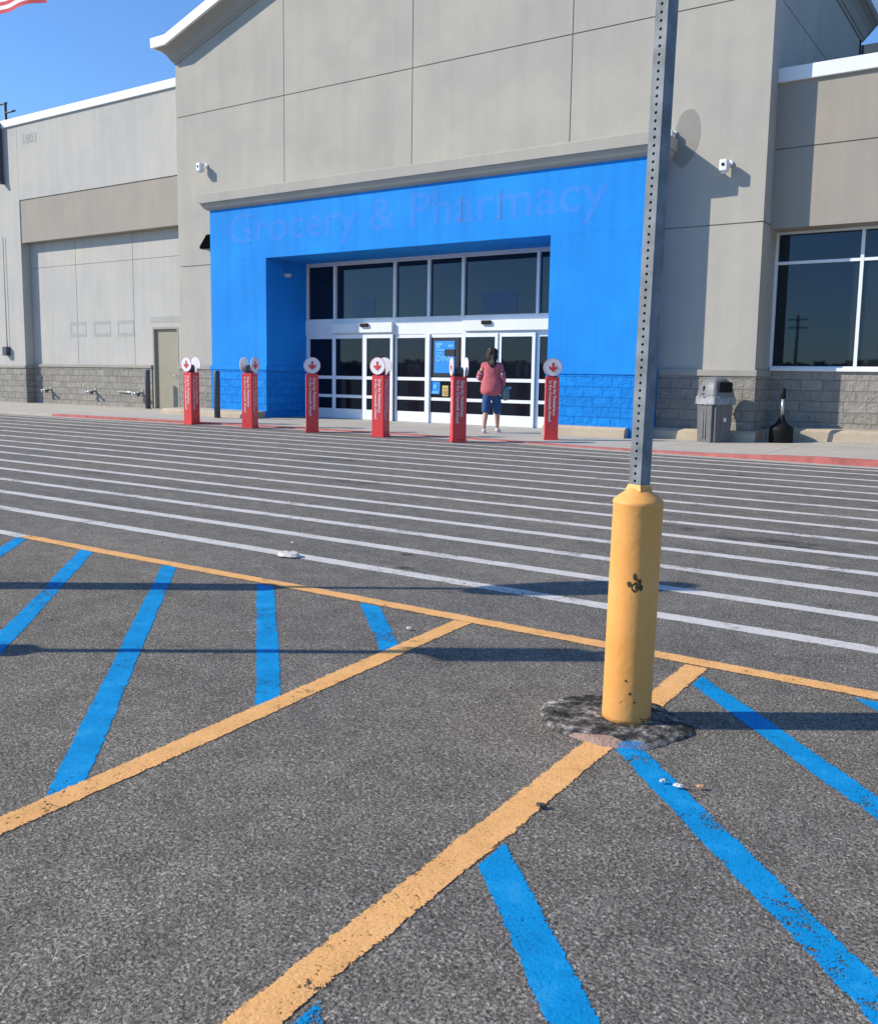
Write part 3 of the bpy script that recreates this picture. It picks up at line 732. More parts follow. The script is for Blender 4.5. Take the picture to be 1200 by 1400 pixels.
# notices on the glass of the two middle lights
d, a, b, y0 = doors[4]
def poster(name, xa, xb, za, zb, mat, y, par):
    p = new(); bx(p, xa, xb, y-0.006, y, za, zb); return obj(name, p, mat, par)
ps = poster('poster', a+0.005, a+0.80, 1.15, 2.07, M['poster_dark'], y0+0.018, d)
poster('printed_panel', a+0.10, a+0.68, 1.24, 2.00, M['poster'], y0+0.010, ps)
bm = new()
for k, (s, x, z, sz) in enumerate((('DINE', a+0.15, 1.52, 0.20),)):
    tb, w_, x0_ = text_bm(s, sz, Matrix.Translation((x, y0+0.001, z)) @ FRONT, 0.0, 0.004); merge(bm, tb)
for (x0_, x1_, z_, h_) in ((0.15, 0.33, 1.90, 0.05), (0.15, 0.26, 1.84, 0.05), (0.50, 0.64, 1.86, 0.05), (0.15, 0.62, 1.77, 0.03), (0.15, 0.34, 1.70, 0.02)): bx(bm, a+x0_, a+x1_, y0+0.000, y0+0.003, z_, z_+h_)
obj('printed_text', bm, M['poster_light'], ps)
poster('printed_picture', a+0.40, a+0.685, 1.64, 1.80, M['poster_dark'], y0+0.0025, ps)
n1 = poster('blue_notice', a+0.01, a+0.27, 0.73, 1.03, M['poster'], y0+0.018, d)
bm = new(); cyl(bm, (a+0.14, y0+0.0, 0.92), (a+0.14, y0+0.011, 0.92), 0.045, seg=14); bx(bm, a+0.09, a+0.19, y0+0.0, y0+0.011, 0.86, 0.88); bx(bm, a+0.04, a+0.24, y0+0.0, y0+0.011, 0.75, 0.80)
obj('printed_emblem', bm, M['poster_light'], n1)
n2 = poster('yellow_notice', a+0.34, a+0.51, 0.69, 0.94, M['poster_yellow'], y0+0.018, d)
bm = new(); [bx(bm, a+0.36, a+0.49, y0+0.0, y0+0.011, z_, z_+0.015) for z_ in (0.73, 0.77, 0.81, 0.87)]; obj('printed_text', bm, plain('brown_ink', (0.35, 0.25, 0.07), 0.6), n2)
# door sensors
for x in (-14.62, -11.05):
    s = new(); bx(s, x-0.12, x+0.12, YF-0.16, YF-0.101, 2.36, 2.45, 0.015)
    tag(obj('door_sensor', s, M['black']), 'black motion sensor over the sliding doors, ' + ('at the shaded left pair' if x < -14 else 'above the doors the woman approaches'), 'sensor', 'motion sensors above the doors')

# repaired paint patch on the wall right of the portal
bm = new(); pts = []
for i in range(28):
    a = 2*PI*i/28; w = 1+0.10*noise.noise(Vector((math.cos(a)*1.5, math.sin(a)*1.5, 5)))
    pts.append((-6.30+0.27*w*math.cos(a)+0.06*math.sin(a), 5.72+0.52*w*math.sin(a)))
prism_xz(bm, pts, YB-0.003, YB+0.01); obj('paint_patch', bm, M['patch'], shop)

# ------------------------------------------------------------------ things fixed to the shop
def wall_camera(x, y, z, label, s=0.8):
    t = thing('security_camera', label, 'security camera', (x, y, z), 'white security cameras on the shop front')
    b = new(); cyl(b, (0.05, 0, 0.05*s), (0.05, -0.04, 0.05*s), 0.07*s, seg=16); bx(b, 0.03, 0.07, -0.22*s, -0.035, 0.03*s, 0.06*s, 0.005); obj('wall_mount', b, M['white'], t)
    b = new(); bx(b, -0.09*s, 0.09*s, -0.34*s, -0.12*s, -0.16*s, 0.10*s, 0.03); cyl(b, (0, -0.23*s, -0.16*s), (0, -0.23*s, -0.21*s), 0.07*s, 0.05*s, seg=16); obj('housing', b, M['white'], t, smooth=False)
    b = new(); cyl(b, (0, -0.345*s, -0.02*s), (0, -0.335*s, -0.02*s), 0.04*s, seg=12); obj('lens', b, M['black'], t)
    return t
wall_camera(-19.52, YB, 6.62, 'white box camera high on the beige wall left of the blue portal')
wall_camera(-5.48, YB, 5.12, 'white box camera on the wall right of the portal, at the tip of a shadow')
wall_camera(-6.56, YB, 5.82, 'small white camera just above the right end of the moulding, half behind the steel post', 0.5)
t = thing('security_camera', 'tiny pale camera on the shaded blue side wall of the entrance recess', 'security camera', (OX0, 17.64, 3.67))
b = new(); cyl(b, (0, 0, 0), (0.03, 0, 0), 0.05, seg=14); obj('wall_mount', b, M['litter'], t)
b = new(); bx(b, 0.03, 0.17, -0.05, 0.05, -0.06, 0.03, 0.015); obj('housing', b, M['litter'], t)
t = thing('wall_lamp', 'black wedge shaped wall lamp beside the left edge of the blue portal', 'lamp', (-19.27, YB, 4.62))
b = new(); prism_yz(b, [(0, 0.24), (-0.06, 0.24), (-0.30, -0.10), (-0.30, -0.16), (0, -0.16)], -0.2, 0.2); obj('housing', b, plain('matt_black_lamp', (0.004, 0.004, 0.005), 1.0, 0, 0.1, 6, 0, 0.0), t)
b = new(); bx(b, -0.16, 0.16, -0.26, -0.04, -0.175, -0.161); obj('lens', b, M['bin'], t)
t = thing('meter_box', 'small dark grey electrical box on the left corner of the wing wall', 'electrical box', (-29.98, YW, 1.80))
b = new(); bx(b, -0.13, 0.10, -0.16, 0.0, -0.17, 0.13, 0.01); obj('box', b, M['dark_post'], t)
b = new(); cyl(b, (0.0, -0.05, 0.13), (0.0, -0.05, 3.8), 0.018, seg=8); obj('conduit', b, M['wall_wing'], t)
t = thing('downspout', 'dark grey pipe at the top left corner of the wing wall', 'pipe', (-29.86, YW-0.12, 7.5))
b = new(); bx(b, -0.12, 0.06, -0.08, 0.08, 0.0, 1.75, 0.01); obj('pipe', b, M['dark_post'], t)
b = new(); prism_xz(b, [(-0.12, 0), (0.06, 0), (0.13, -0.22), (0.02, -0.22)], -0.08, 0.08); obj('spout', b, M['dark_post'], t)
# standpipe couplings on the wing base
def standpipe(x, label, pipe=False):
    t = thing('standpipe', label, 'pipe fitting', (x, YN-0.03, 0.52), 'standpipe couplings low on the wing wall'); t.scale = (0.75,)*3
    b = new(); cyl(b, (0, 0.0, 0), (0, -0.02, 0), 0.12, seg=18); obj('flange', b, M['pipe'], t)
    b = new(); cyl(b, (0, -0.02, 0), (0, -0.22, 0), 0.06, seg=14); cyl(b, (-0.03, -0.17, 0), (-0.20, -0.26, -0.06), 0.055, seg=12); cyl(b, (0.03, -0.17, 0), (0.16, -0.27, -0.06), 0.055, seg=12); obj('body', b, M['pipe'], t)
    for px, py in ((-0.20, -0.26), (0.16, -0.27)):
        b = new(); cyl(b, (px, py, -0.06), (px*1.18, py-0.05, -0.075), 0.07, seg=14); obj('cap', b, M['dark_post'] if px > 0 else M['white'], t)
    if pipe:
        b = new(); cyl(b, (-0.1, -0.06, 0.0), (-1.5, -0.06, 0.0), 0.025, seg=8); obj('pipe', b, M['pipe'], t)
standpipe(-28.10, 'pale twin standpipe coupling nearest the shaded pilaster corner')
standpipe(-25.70, 'twin standpipe coupling in the middle of the three along the block base')
standpipe(-23.40, 'white capped standpipe coupling beside the dark bollard at the olive door', True)

# roof floodlights
t = thing('roof_floodlights', 'cluster of grey floodlights on a pole above the left parapet', 'floodlight', (-35.95, 22, 9.0))
b = new(); cyl(b, (0, 0, 0), (0, 0, 2.75), 0.06, seg=10); obj('pole', b, M['dark_post'], t)
b = new(); cyl(b, (-0.45, 0, 2.72), (0.1, 0, 2.72), 0.04, seg=8); cyl(b, (0, 0, 2.35), (0.65, 0, 2.35), 0.04, seg=8); cyl(b, (0.15, 0, 2.1), (0.6, 0, 1.98), 0.03, seg=8); obj('arm', b, M['dark_post'], t)
for x, z in ((-0.35, 2.85), (0.25, 2.5), (0.65, 2.48)):
    b = new(); prism_yz(b, [(-0.2, -0.18), (0.12, -0.12), (0.12, 0.14), (-0.2, 0.16)], x-0.17, x+0.17); obj('lamp_head', b, M['bin'], t)

# ------------------------------------------------------------------ red bollard covers
def red_bollard():
    t = thing('bollard', None, 'bollard', group='red bollard covers along the kerb')
    b = new(); bx(b, -0.135, 0.135, -0.135, 0.135, 0, 0.05, 0.008); bx(b, -0.125, 0.125, -0.125, 0.125, 0.05, 1.17, 0.012); obj('cover', b, M['red'], t)
    b = new(); lathe(b, [(0.085, 1.165), (0.085, 1.29), (0.07, 1.33), (0.03, 1.345)], 20); obj('post', b, M['dark_post'], t, smooth=True)
    for s in (-1, 1):                                 # two round signs, on opposite faces
        y = s*0.133
        b = new(); cyl(b, (0, y-s*0.004, 1.345), (0, y+s*0.008, 1.345), 0.165, seg=36); d = obj('round_sign', b, M['white'], t)
        b = new(); y1 = y+s*0.010
        # arrow
        pts = [(-0.022, 0.085), (0.022, 0.085), (0.022, -0.005), (0.075, 0.025), (0.075, -0.025), (0.0, -0.09), (-0.075, -0.025), (-0.075, 0.025), (-0.022, -0.005)]
        prism_xz(b, [(x, 1.345+z) for x, z in pts], y1-0.003, y1+0.003); obj('arrow', b, M['red'], d)
        b = new()
        n = 40
        for i in range(n):
            a0, a1 = 2*PI*i/n, 2*PI*(i+1)/n
            q = [(math.cos(a0)*0.158, math.sin(a0)*0.158), (math.cos(a1)*0.158, math.sin(a1)*0.158), (math.cos(a1)*0.165, math.sin(a1)*0.165), (math.cos(a0)*0.165, math.sin(a0)*0.165)]
            b.faces.new([b.verts.new((x, y1, 1.345+z)) for x, z in q])
        obj('rim', b, M['red'], d)
    for k in range(4):                                # lettering on all four faces, running downwards
        R = Matrix.Rotation(k*PI/2, 4, 'Z')
        for s, x, z, sz in (('Stop for Pedestrians', 0.018, 1.10, 0.078), ('in the Crosswalk Ahead', -0.062, 1.10, 0.078)):
            b = new(); tb, w, x0 = text_bm(s, sz, Matrix(), 0.0, 0.002)
            Mx = R @ Matrix.Translation((x, -0.128, z)) @ FRONT @ Matrix.Rotation(-PI/2, 4, 'Z')
            merge(b, tb, 0, Mx)
            obj('lettering', b, M['pink_white'], t)
    return t
proto = red_bollard()
def dup(rt, loc, rz, label, group=None):
    c = rt.copy(); COL.objects.link(c); c.location = loc; c.rotation_euler.z = rz; c['label'] = label
    for ch in rt.children:
        k = ch.copy(); COL.objects.link(k); k.parent = c
        for g in ch.children:
            q = g.copy(); COL.objects.link(q); q.parent = k
    return c
spots = [(-16.25, 14.13, -48, 'red square bollard cover leftmost in the row, its lit left disc facing the lot'),
         (-14.40, 14.12, 58, 'red bollard cover before the left blue pier, arrow disc on its shaded side'),
         (-12.54, 14.02, 2, 'red bollard cover squarely facing us at the left end of the doors'),
         (-10.76, 13.98, -30, 'red bollard cover with two overlapping discs before the bright white doors'),
         (-8.92, 13.86, -78, 'red bollard cover with edge-on discs and bare post top, just left of the woman'),
         (-7.85, 15.40, 4, 'red bollard cover standing back by the right blue pier, right of the woman')]
for i, (x, y, a, lab) in enumerate(spots):
    base = math.atan2(-x, y)                          # turn so that face -Y looks at the camera
    rz = math.atan2(y, x) + PI/2 - PI + PI            # direction of camera = (-x,-y)
    rz = math.atan2(-y, -x) + PI/2 + math.radians(a)
    z = 0.0 if y < 14.4 else SZ(x)
    if i == 0: proto.location = (x, y, z); proto.rotation_euler.z = rz; proto['label'] = lab
    else: dup(proto, (x, y, z), rz, lab)
# dark steel bollards by the wall
def dark_bollard():
    t = thing('bollard', None, 'bollard', group='dark steel bollards by the wall')
    b = new(); lathe(b, [(0.075, 0), (0.075, 1.13), (0.06, 1.16), (0.03, 1.17)], 20); obj('post', b, M['dark_post'], t, smooth=True)
    b = new(); lathe(b, [(0.11, 0), (0.11, 0.012)], 20); obj('base_ring', b, M['sidewalk'], t)
    return t
db = dark_bollard(); db.location = (-17.30, 15.85, SZ(-17.3)); db['label'] = 'charcoal steel bollard standing before the left blue pier'
dup(db, (-22.62, 18.0, SZ(-22)), 0, 'charcoal steel bollard beside the olive service door')

# ------------------------------------------------------------------ bin and ash stand
t = thing('litter_bin', 'grey square litter bin with domed lid and clear liner by the right pillar', 'litter bin', (-5.30, 17.02, 0.033), rz=math.radians(-31)); t.scale = (1.06,)*3
h = 0.235
b = new(); bm2 = bmesh.new(); bmesh.ops.create_cube(bm2, size=1.0)
for v in bm2.verts:
    k = 0.92 if v.co.z < 0 else 1.0
    v.co = Vector((v.co.x*2*h*k, v.co.y*2*h*k, 0.37+v.co.z*0.74))
bmesh.ops.bevel(bm2, geom=[e for e in bm2.edges if abs((e.verts[0].co-e.verts[1].co).z) > 0.3], offset=0.05, segments=4, affect='EDGES'); merge(b, bm2); obj('body', b, M['bin'], t)
b = new(); 
for sx in (-1, 1): bx(b, sx*0.03-0.012, sx*0.03+0.012, -h-0.004, -h+0.03, 0.06, 0.72)
bx(b, h-0.03, h+0.004, -0.05, -0.03, 0.06, 0.72); obj('rib', b, M['bin_lid'], t)
b = new(); bx(b, h-0.02, h+0.006, -0.0, 0.05, 0.36, 0.43, 0.008); obj('label', b, M['white'], t)
# liner: crumpled skirt
b = bmesh.new(); rows = []
for j, z in enumerate((0.80, 0.76, 0.72, 0.68, 0.655)):
    row = []
    for i in range(64):
        a = 2*PI*i/64; ca, sa = math.cos(a), math.sin(a); k = 1/max(abs(ca), abs(sa))**0.75
        rr = (h*1.02+0.010+0.014*noise.noise(Vector((i*0.45, j*0.9, 1)))+0.004*j)*k
        row.append(b.verts.new((ca*rr, sa*rr, z+0.015*noise.noise(Vector((i*0.6, j, 4))))))
    rows.append(row)
for r0, r1 in zip(rows, rows[1:]):
    for i in range(64): b.faces.new([r0[i], r0[(i+1) % 64], r1[(i+1) % 64], r1[i]])
obj('liner', b, M['liner'], t, smooth=True)
b = bmesh.new(); rows = []
for z, s in ((0.755, 1.06), (0.80, 1.09), (0.83, 1.07), (0.90, 1.02), (0.98, 0.93), (1.05, 0.78), (1.10, 0.58), (1.13, 0.34), (1.135, 0.1)):
    row = []
    for i in range(40):
        a = 2*PI*i/40; ca, sa = math.cos(a), math.sin(a); k = 1/max(abs(ca), abs(sa))**0.6
        row.append(b.verts.new((ca*h*s*k, sa*h*s*k, z)))
    rows.append(row)
for r0, r1 in zip(rows, rows[1:]):
    for i in range(40): b.faces.new([r0[i], r0[(i+1) % 40], r1[(i+1) % 40], r1[i]])
b.faces.new(rows[-1]); b.faces.new(rows[0][::-1])
lid = obj('lid', b, M['bin_lid'], t, smooth=True)
b = new(); bx(b, 0.10, 0.262, -0.15, 0.15, 0.86, 1.05, 0.05); obj('opening', b, M['black'], lid)
b = new(); bx(b, -0.06, 0.0, -0.262, -0.18, 0.83, 0.845); bx(b, -0.045, -0.02, -0.25, -0.17, 0.88, 0.97, 0.005); obj('latch', b, M['black'], lid)
t = thing('ash_stand', 'black smokers ash stand with slim neck in the shaded corner', 'ashtray', (-4.22, 17.55, 0.045)); t.scale = (1.04,)*3
b = new(); lathe(b, [(0.19, 0), (0.205, 0.02), (0.205, 0.22), (0.21, 0.25), (0.19, 0.28), (0.12, 0.33), (0.07, 0.38), (0.045, 0.45), (0.04, 0.48)], 28); obj('pot', b, M['black'], t, smooth=True)
b = new(); cyl(b, (0, 0, 0.48), (0, 0, 0.78), 0.026, seg=14); obj('neck', b, M['pipe'], t)
b = new(); lathe(b, [(0.04, 0.78), (0.048, 0.80), (0.045, 0.93), (0.03, 0.96), (0.01, 0.965)], 18); obj('cap', b, M['black'], t, smooth=True)

# ------------------------------------------------------------------ woman walking to the doors
pz = SZ(-9.6)
w = thing('person', 'woman seen from behind in coral shirt and denim capris, carrying a grey bag', 'person', (-9.72, 16.35, pz), rz=math.radians(20))
# local: +Y is where she walks, x to her right
def V(*a): return a
body = [(V(0, 0, 0.92), (0.155, 0.12)), (V(0, 0.0, 1.06), (0.135, 0.105)), (V(0, 0.01, 1.24), (0.15, 0.105)), (V(0, 0.01, 1.40), (0.13, 0.09)), (V(0, 0.015, 1.47), 0.062), (V(0, 0.03, 1.55), 0.056),
        (V(0, 0.045, 1.62), (0.078, 0.09)), (V(0, 0.04, 1.70), (0.07, 0.08)),
        # right leg (index 8..)
        (V(0.085, 0.02, 0.80), 0.105), (V(0.095, 0.15, 0.49), 0.062), (V(0.10, 0.17, 0.32), 0.058), (V(0.10, 0.20, 0.085), 0.038),
        (V(-0.085, -0.01, 0.80), 0.105), (V(-0.095, -0.03, 0.48), 0.062), (V(-0.10, -0.12, 0.32), 0.058), (V(-0.105, -0.20, 0.085), 0.038),
        # arms: shoulder elbow wrist
        (V(0.165, 0.0, 1.385), 0.055), (V(0.235, -0.03, 1.13), 0.042), (V(0.24, 0.10, 0.93), 0.030),
        (V(-0.165, 0.0, 1.385), 0.055), (V(-0.26, -0.05, 1.13), 0.042), (V(-0.17, 0.15, 1.06), 0.030)]
ed = [(0, 1), (1, 2), (2, 3), (3, 4), (4, 5), (5, 6), (6, 7), (0, 8), (8, 9), (9, 10), (10, 11), (0, 12), (12, 13), (13, 14), (14, 15), (3, 16), (16, 17), (17, 18), (3, 19), (19, 20), (20, 21)]
# hands with fingers
def hand(pts, ed, wi, base, d, side, curl):
    b = Vector(base); d = Vector(d).normalized(); s = Vector(side).normalized(); n = d.cross(s)
    p0 = len(pts); pts.append((tuple(b+d*0.045), (0.034, 0.018))); ed.append((wi, p0))
    for k, off in enumerate((-0.027, -0.009, 0.009, 0.027)):
        L = (0.032, 0.037, 0.035, 0.027)[k]; q = b+d*0.085+s*off
        i0 = len(pts); pts += [(tuple(q), 0.0095), (tuple(q+d*L+n*curl*0.5*L), 0.0085), (tuple(q+d*L*1.5+n*curl*1.6*L), 0.0075)]
        ed += [(p0, i0), (i0, i0+1), (i0+1, i0+2)]
    q = b+d*0.03-s*0.032; i0 = len(pts)
    pts += [(tuple(q), 0.011), (tuple(q+d*0.03-s*0.018+n*curl*0.01), 0.0095), (tuple(q+d*0.055-s*0.012+n*curl*0.025), 0.008)]
    ed += [(p0, i0), (i0, i0+1), (i0+1, i0+2)]
hand(body, ed, 18, (0.24, 0.10, 0.93), (0.05, 0.15, -1), (0.2, 1, 0.1), 1.0)
hand(body, ed, 21, (-0.17, 0.15, 1.06), (0.5, 0.8, 0.15), (0, 0.2, 1), 0.8)
skin('body', body, ed, M['skin'], w, 2)
skin('shirt', [(V(0, -0.005, 0.74), (0.25, 0.185)), (V(0, -0.005, 0.90), (0.25, 0.185)), (V(0, 0, 1.08), (0.225, 0.16)), (V(0, 0.0, 1.24), (0.22, 0.145)), (V(0, 0.005, 1.38), (0.165, 0.105)), (V(0, 0.01, 1.46), (0.085, 0.075)),
               (V(0.165, 0, 1.395), 0.082), (V(0.205, -0.015, 1.27), 0.075), (V(-0.165, 0, 1.395), 0.082), (V(-0.212, -0.02, 1.27), 0.075)],
     [(0, 1), (1, 2), (2, 3), (3, 4), (4, 5), (4, 6), (6, 7), (4, 8), (8, 9)], M['shirt'], w, 2)
for s, el, wr in ((1, (0.24, -0.032, 1.13), (0.242, 0.05, 1.01)), (-1, (-0.265, -0.052, 1.13), (-0.215, 0.05, 1.09))):
    skin('sleeve', [(V(s*0.20, -0.01, 1.29), 0.072), (V(*el), 0.068), (V(*wr), 0.052)], [(0, 1), (1, 2)], M['sleeve'], w, 2)
skin('trousers', [(V(0, 0, 1.0), (0.15, 0.12)), (V(0, 0, 0.86), (0.175, 0.14)), (V(0.09, 0.05, 0.74), 0.115), (V(0.10, 0.14, 0.52), 0.098), (V(0.103, 0.16, 0.36), 0.092), (V(-0.09, -0.02, 0.74), 0.115), (V(-0.10, -0.035, 0.52), 0.098), (V(-0.103, -0.09, 0.38), 0.092)],
     [(0, 1), (1, 2), (2, 3), (3, 4), (1, 5), (5, 6), (6, 7)], M['denim'], w, 2)
skin('hair', [(V(0.01, 0.03, 1.745), (0.09, 0.10)), (V(0.005, 0.01, 1.68), (0.118, 0.11)), (V(-0.005, -0.01, 1.60), (0.14, 0.09)), (V(0.01, -0.045, 1.50), (0.13, 0.06)), (V(0.03, -0.10, 1.41), (0.085, 0.035)), (V(0.035, -0.125, 1.33), (0.04, 0.02))], [(0, 1), (1, 2), (2, 3), (3, 4), (4, 5)], M['hair'], w, 3)
for v in bpy.data.objects['hair'].data.vertices:
    q = v.co; k = 0.022*noise.noise(Vector((q.x*26, q.y*26, q.z*6))) + 0.010*noise.noise(Vector((q.x*90, q.y*90, q.z*12))); v.co += Vector((q.x, q.y, 0)).normalized()*k
for v in bpy.data.objects['shirt'].data.vertices:
    q = v.co; k = 0.022*noise.noise(Vector((q.x*9, q.y*9, q.z*5+2))) + 0.012*noise.noise(Vector((q.x*22, q.y*22, q.z*9))); v.co += Vector((q.x, q.y, 0)).normalized()*k
for s, (x, y, tilt) in ((1, (0.10, 0.20, 0)), (-1, (-0.105, -0.20, 0.0))):
    skin('shoe', [(V(x, y-0.03, 0.055), (0.050, 0.056)), (V(x, y+0.05, 0.046), (0.050, 0.046)), (V(x+s*0.015, y+0.14, 0.034), (0.046, 0.032)), (V(x+s*0.015, y+0.19, 0.028), (0.036, 0.024))], [(0, 1), (1, 2), (2, 3)], M['shoe'], w, 2)
# face (turned away from us)
b = new()
for sx in (-1, 1):
    bmesh.ops.create_uvsphere(b, u_segments=10, v_segments=8, radius=0.014, matrix=Matrix.Translation((sx*0.032, 0.125, 1.645)))
obj('eye', b, M['white'], w, smooth=True)
skin('nose', [(V(0, 0.12, 1.65), 0.012), (V(0, 0.145, 1.605), 0.017)], [(0, 1)], M['skin'], w, 1)
b = new(); bx(b, -0.025, 0.025, 0.118, 0.130, 1.568, 1.580, 0.004); obj('mouth', b, M['red_curb'], w)
# her bag is a thing of its own
rz = Matrix.Rotation(math.radians(22), 4, 'Z')
bp = Vector((-9.72, 16.35, pz)) + rz @ Vector((0.265, 0.06, 0.0))
t = thing('handbag', 'grey teal shoulder bag held at the right hip of the woman', 'bag', tuple(bp), rz=math.radians(22))
skin('pouch', [(V(0.02, 0, 0.66), (0.06, 0.13)), (V(0.02, 0, 0.76), (0.09, 0.16)), (V(0.02, 0, 0.87), (0.085, 0.15)), (V(0.0, 0, 0.96), (0.05, 0.11))], [(0, 1), (1, 2), (2, 3)], M['bag'], t, 2)
skin('flap', [(V(0.035, 0, 0.965), (0.05, 0.11)), (V(0.06, 0, 0.87), (0.04, 0.115))], [(0, 1)], M['bag_light'], t, 2)
skin('strap', [(V(-0.01, -0.10, 0.86), 0.012), (V(-0.03, -0.05, 0.96), 0.012), (V(-0.035, 0.02, 0.975), 0.012), (V(-0.01, 0.10, 0.86), 0.012)], [(0, 1), (1, 2), (2, 3)], M['bag_light'], t, 1)

# ------------------------------------------------------------------ sign posts in yellow bollards
def tube_face(bm, p0, ux, H, w, pitch, n, hole=0.0056):
    """one wall of a perforated square tube: cells with a round hole, p0 bottom-left, ux across, up z"""
    nn = ux.cross(Vector((0, 0, 1)))
    for k in range(n):
        z0 = k*pitch; z1 = z0+pitch; zc = (z0+z1)/2
        sq = [(0, z0), (w/2, z0), (w, z0), (w, zc), (w, z1), (w/2, z1), (0, z1), (0, zc)]
        ho = []
        for x, z in sq:
            a = math.atan2(z-zc, x-w/2); ho.append((w/2+math.cos(a)*hole, zc+math.sin(a)*hole))
        o_ = [bm.verts.new(p0+ux*x+Vector((0, 0, z))) for x, z in sq]; i_ = [bm.verts.new(p0+ux*x+Vector((0, 0, z))) for x, z in ho]
        q_ = [bm.verts.new(p0+ux*x+Vector((0, 0, z))-nn*0.004) for x, z in ho]
        for j in range(8):
            bm.faces.new([o_[j], o_[(j+1) % 8], i_[(j+1) % 8], i_[j]]); bm.faces.new([i_[j], i_[(j+1) % 8], q_[(j+1) % 8], q_[j]])
def sign_post(loc, top, rot, label, group, lean=(0, 0), hb=0.84):
    t = thing('sign_post', label, 'sign post', loc, group)
    b = new()
    R = 0.0845
    k_ = hb-0.84
    lathe(b, [(R+0.001, 0.0), (R, 0.02), (R, 0.25), (R*1.005, 0.5), (R, 0.775+k_), (R*1.02, 0.780+k_), (R*1.02, 0.788+k_), (R*0.97, 0.794+k_), (R*0.80, 0.806+k_), (R*0.58, 0.820+k_), (R*0.42, 0.831+k_), (R*0.30, 0.836+k_)], 64, wob=0.006)
    bol = obj('bollard', b, M['yellow'], t, smooth=True)
    b = bmesh.new(); w = 0.050; z0 = hb-0.02; n = int((top-z0)/0.0254)
    Rm = Matrix.Rotation(rot, 3, 'Z')
    cs = [Rm @ Vector(c) for c in ((-w/2, -w/2, 0), (w/2, -w/2, 0), (w/2, w/2, 0), (-w/2, w/2, 0))]
    for i in range(4):
        p0 = cs[i]+Vector((0, 0, z0)); ux = (cs[(i+1) % 4]-cs[i]).normalized()
        if i % 2 == 0: tube_face(b, p0, ux, top-z0, w, 0.0254, n)
        else: b.faces.new([b.verts.new(p0), b.verts.new(p0+ux*w), b.verts.new(p0+ux*w+Vector((0, 0, n*0.0254))), b.verts.new(p0+Vector((0, 0, n*0.0254)))])
    b.faces.new([b.verts.new(c+Vector((0, 0, z0+n*0.0254))) for c in cs])
    bmesh.ops.remove_doubles(b, verts=b.verts[:], dist=0.0004)
    po = obj('steel_tube', b, M['steel'], t)
    for v in po.data.vertices:
        k = (v.co.z-z0); v.co.x += lean[0]*k; v.co.y += lean[1]*k
    # paint collar where the tube leaves the cap
    b = new(); b2 = bmesh.new(); bmesh.ops.create_cube(b2, size=1.0)
    for v in b2.verts: v.co = Rm @ Vector((v.co.x*(0.0525 if v.co.z > 0 else 0.066), v.co.y*(0.0525 if v.co.z > 0 else 0.066), 0)) + Vector((0, 0, hb-0.004+v.co.z*0.02))
    merge(b, b2); obj('paint_collar', b, M['yellow'], t)
    return t, bol
YBX, YBY = -1.178, 2.955
camdir = math.atan2(-YBY, -YBX)
t, bol = sign_post((YBX, YBY, 0.012), 2.95, camdir+PI/2+math.radians(-40), 'galvanized perforated steel post rising from a faded yellow bollard', None, hb=0.822)
t.rotation_euler.y = 0.0165
# chipped paint in the shape of a paw on the bollard
def curved_patch(bm, ang, z, ra, rz, seed):
    R = 0.0856; pts = []
    for i in range(18):
        a = 2*PI*i/18; wv = 1+0.35*noise.noise(Vector((math.cos(a)*1.3+seed, math.sin(a)*1.3, seed)))
        an = ang+ra*wv*math.cos(a)/R; pts.append(bm.verts.new((R*math.cos(an), R*math.sin(an), z+rz*wv*math.sin(a))))
    bm.faces.new(pts)
chip = plain('chipped_paint', (0.075, 0.052, 0.018), 0.7, 0, 0.6, 60)
for da, z, ra, rz_, sd_ in ((-0.02, 0.487, 0.013, 0.017, 1), (-0.255, 0.497, 0.0075, 0.010, 2), (-0.045, 0.525, 0.007, 0.012, 3), (0.145, 0.505, 0.007, 0.012, 4), (0.20, 0.487, 0.007, 0.010, 5), (0.02, 0.515, 0.005, 0.006, 6), (0.05, 0.487, 0.008, 0.008, 8),
                          (0.02, 0.115, 0.005, 0.005, 6), (-0.18, 0.16, 0.004, 0.004, 7), (0.22, 0.085, 0.004, 0.004, 9)):
    b = bmesh.new(); curved_patch(b, camdir+0.08+da, z, ra, rz_, sd_); obj('paint_chip', b, chip, bol)

# two more posts stand left of the view; their shadows cross the stalls
CA, SA = math.cos(SUN_AZ), math.sin(SUN_AZ)
def off_post(x, y, top, label, hb=0.84):
    t, bl = sign_post((x, y, 0.0), top, math.radians(35), label, 'sign posts left of the hatched bay', hb=hb)
    return t
t = off_post(-3.57-2.0*CA, 3.68-2.0*SA, 2.8, 'taller yellow bollard post left of the bay, carrying a round sign', 1.28)
hx = Vector((math.cos(math.radians(66)), math.sin(math.radians(66)), 0)); hn = Vector((-hx.y, hx.x, 0))
b = new(); c = Vector((0, 0, 2.38)); cyl(b, c+hn*0.040, c+hn*0.043, 0.39, seg=48); obj('round_sign', b, M['steel'], t)
t = off_post(-3.60-1.27*CA, 2.18-1.27*SA, 2.42, 'yellow bollard post left of the bay, carrying a small upright plate')
b = new(); bx(b, -0.13, 0.13, -0.045, -0.042, 1.90, 2.40); sg = obj('sign_plate', b, M['steel'], t); sg.rotation_euler.z = math.radians(-12)

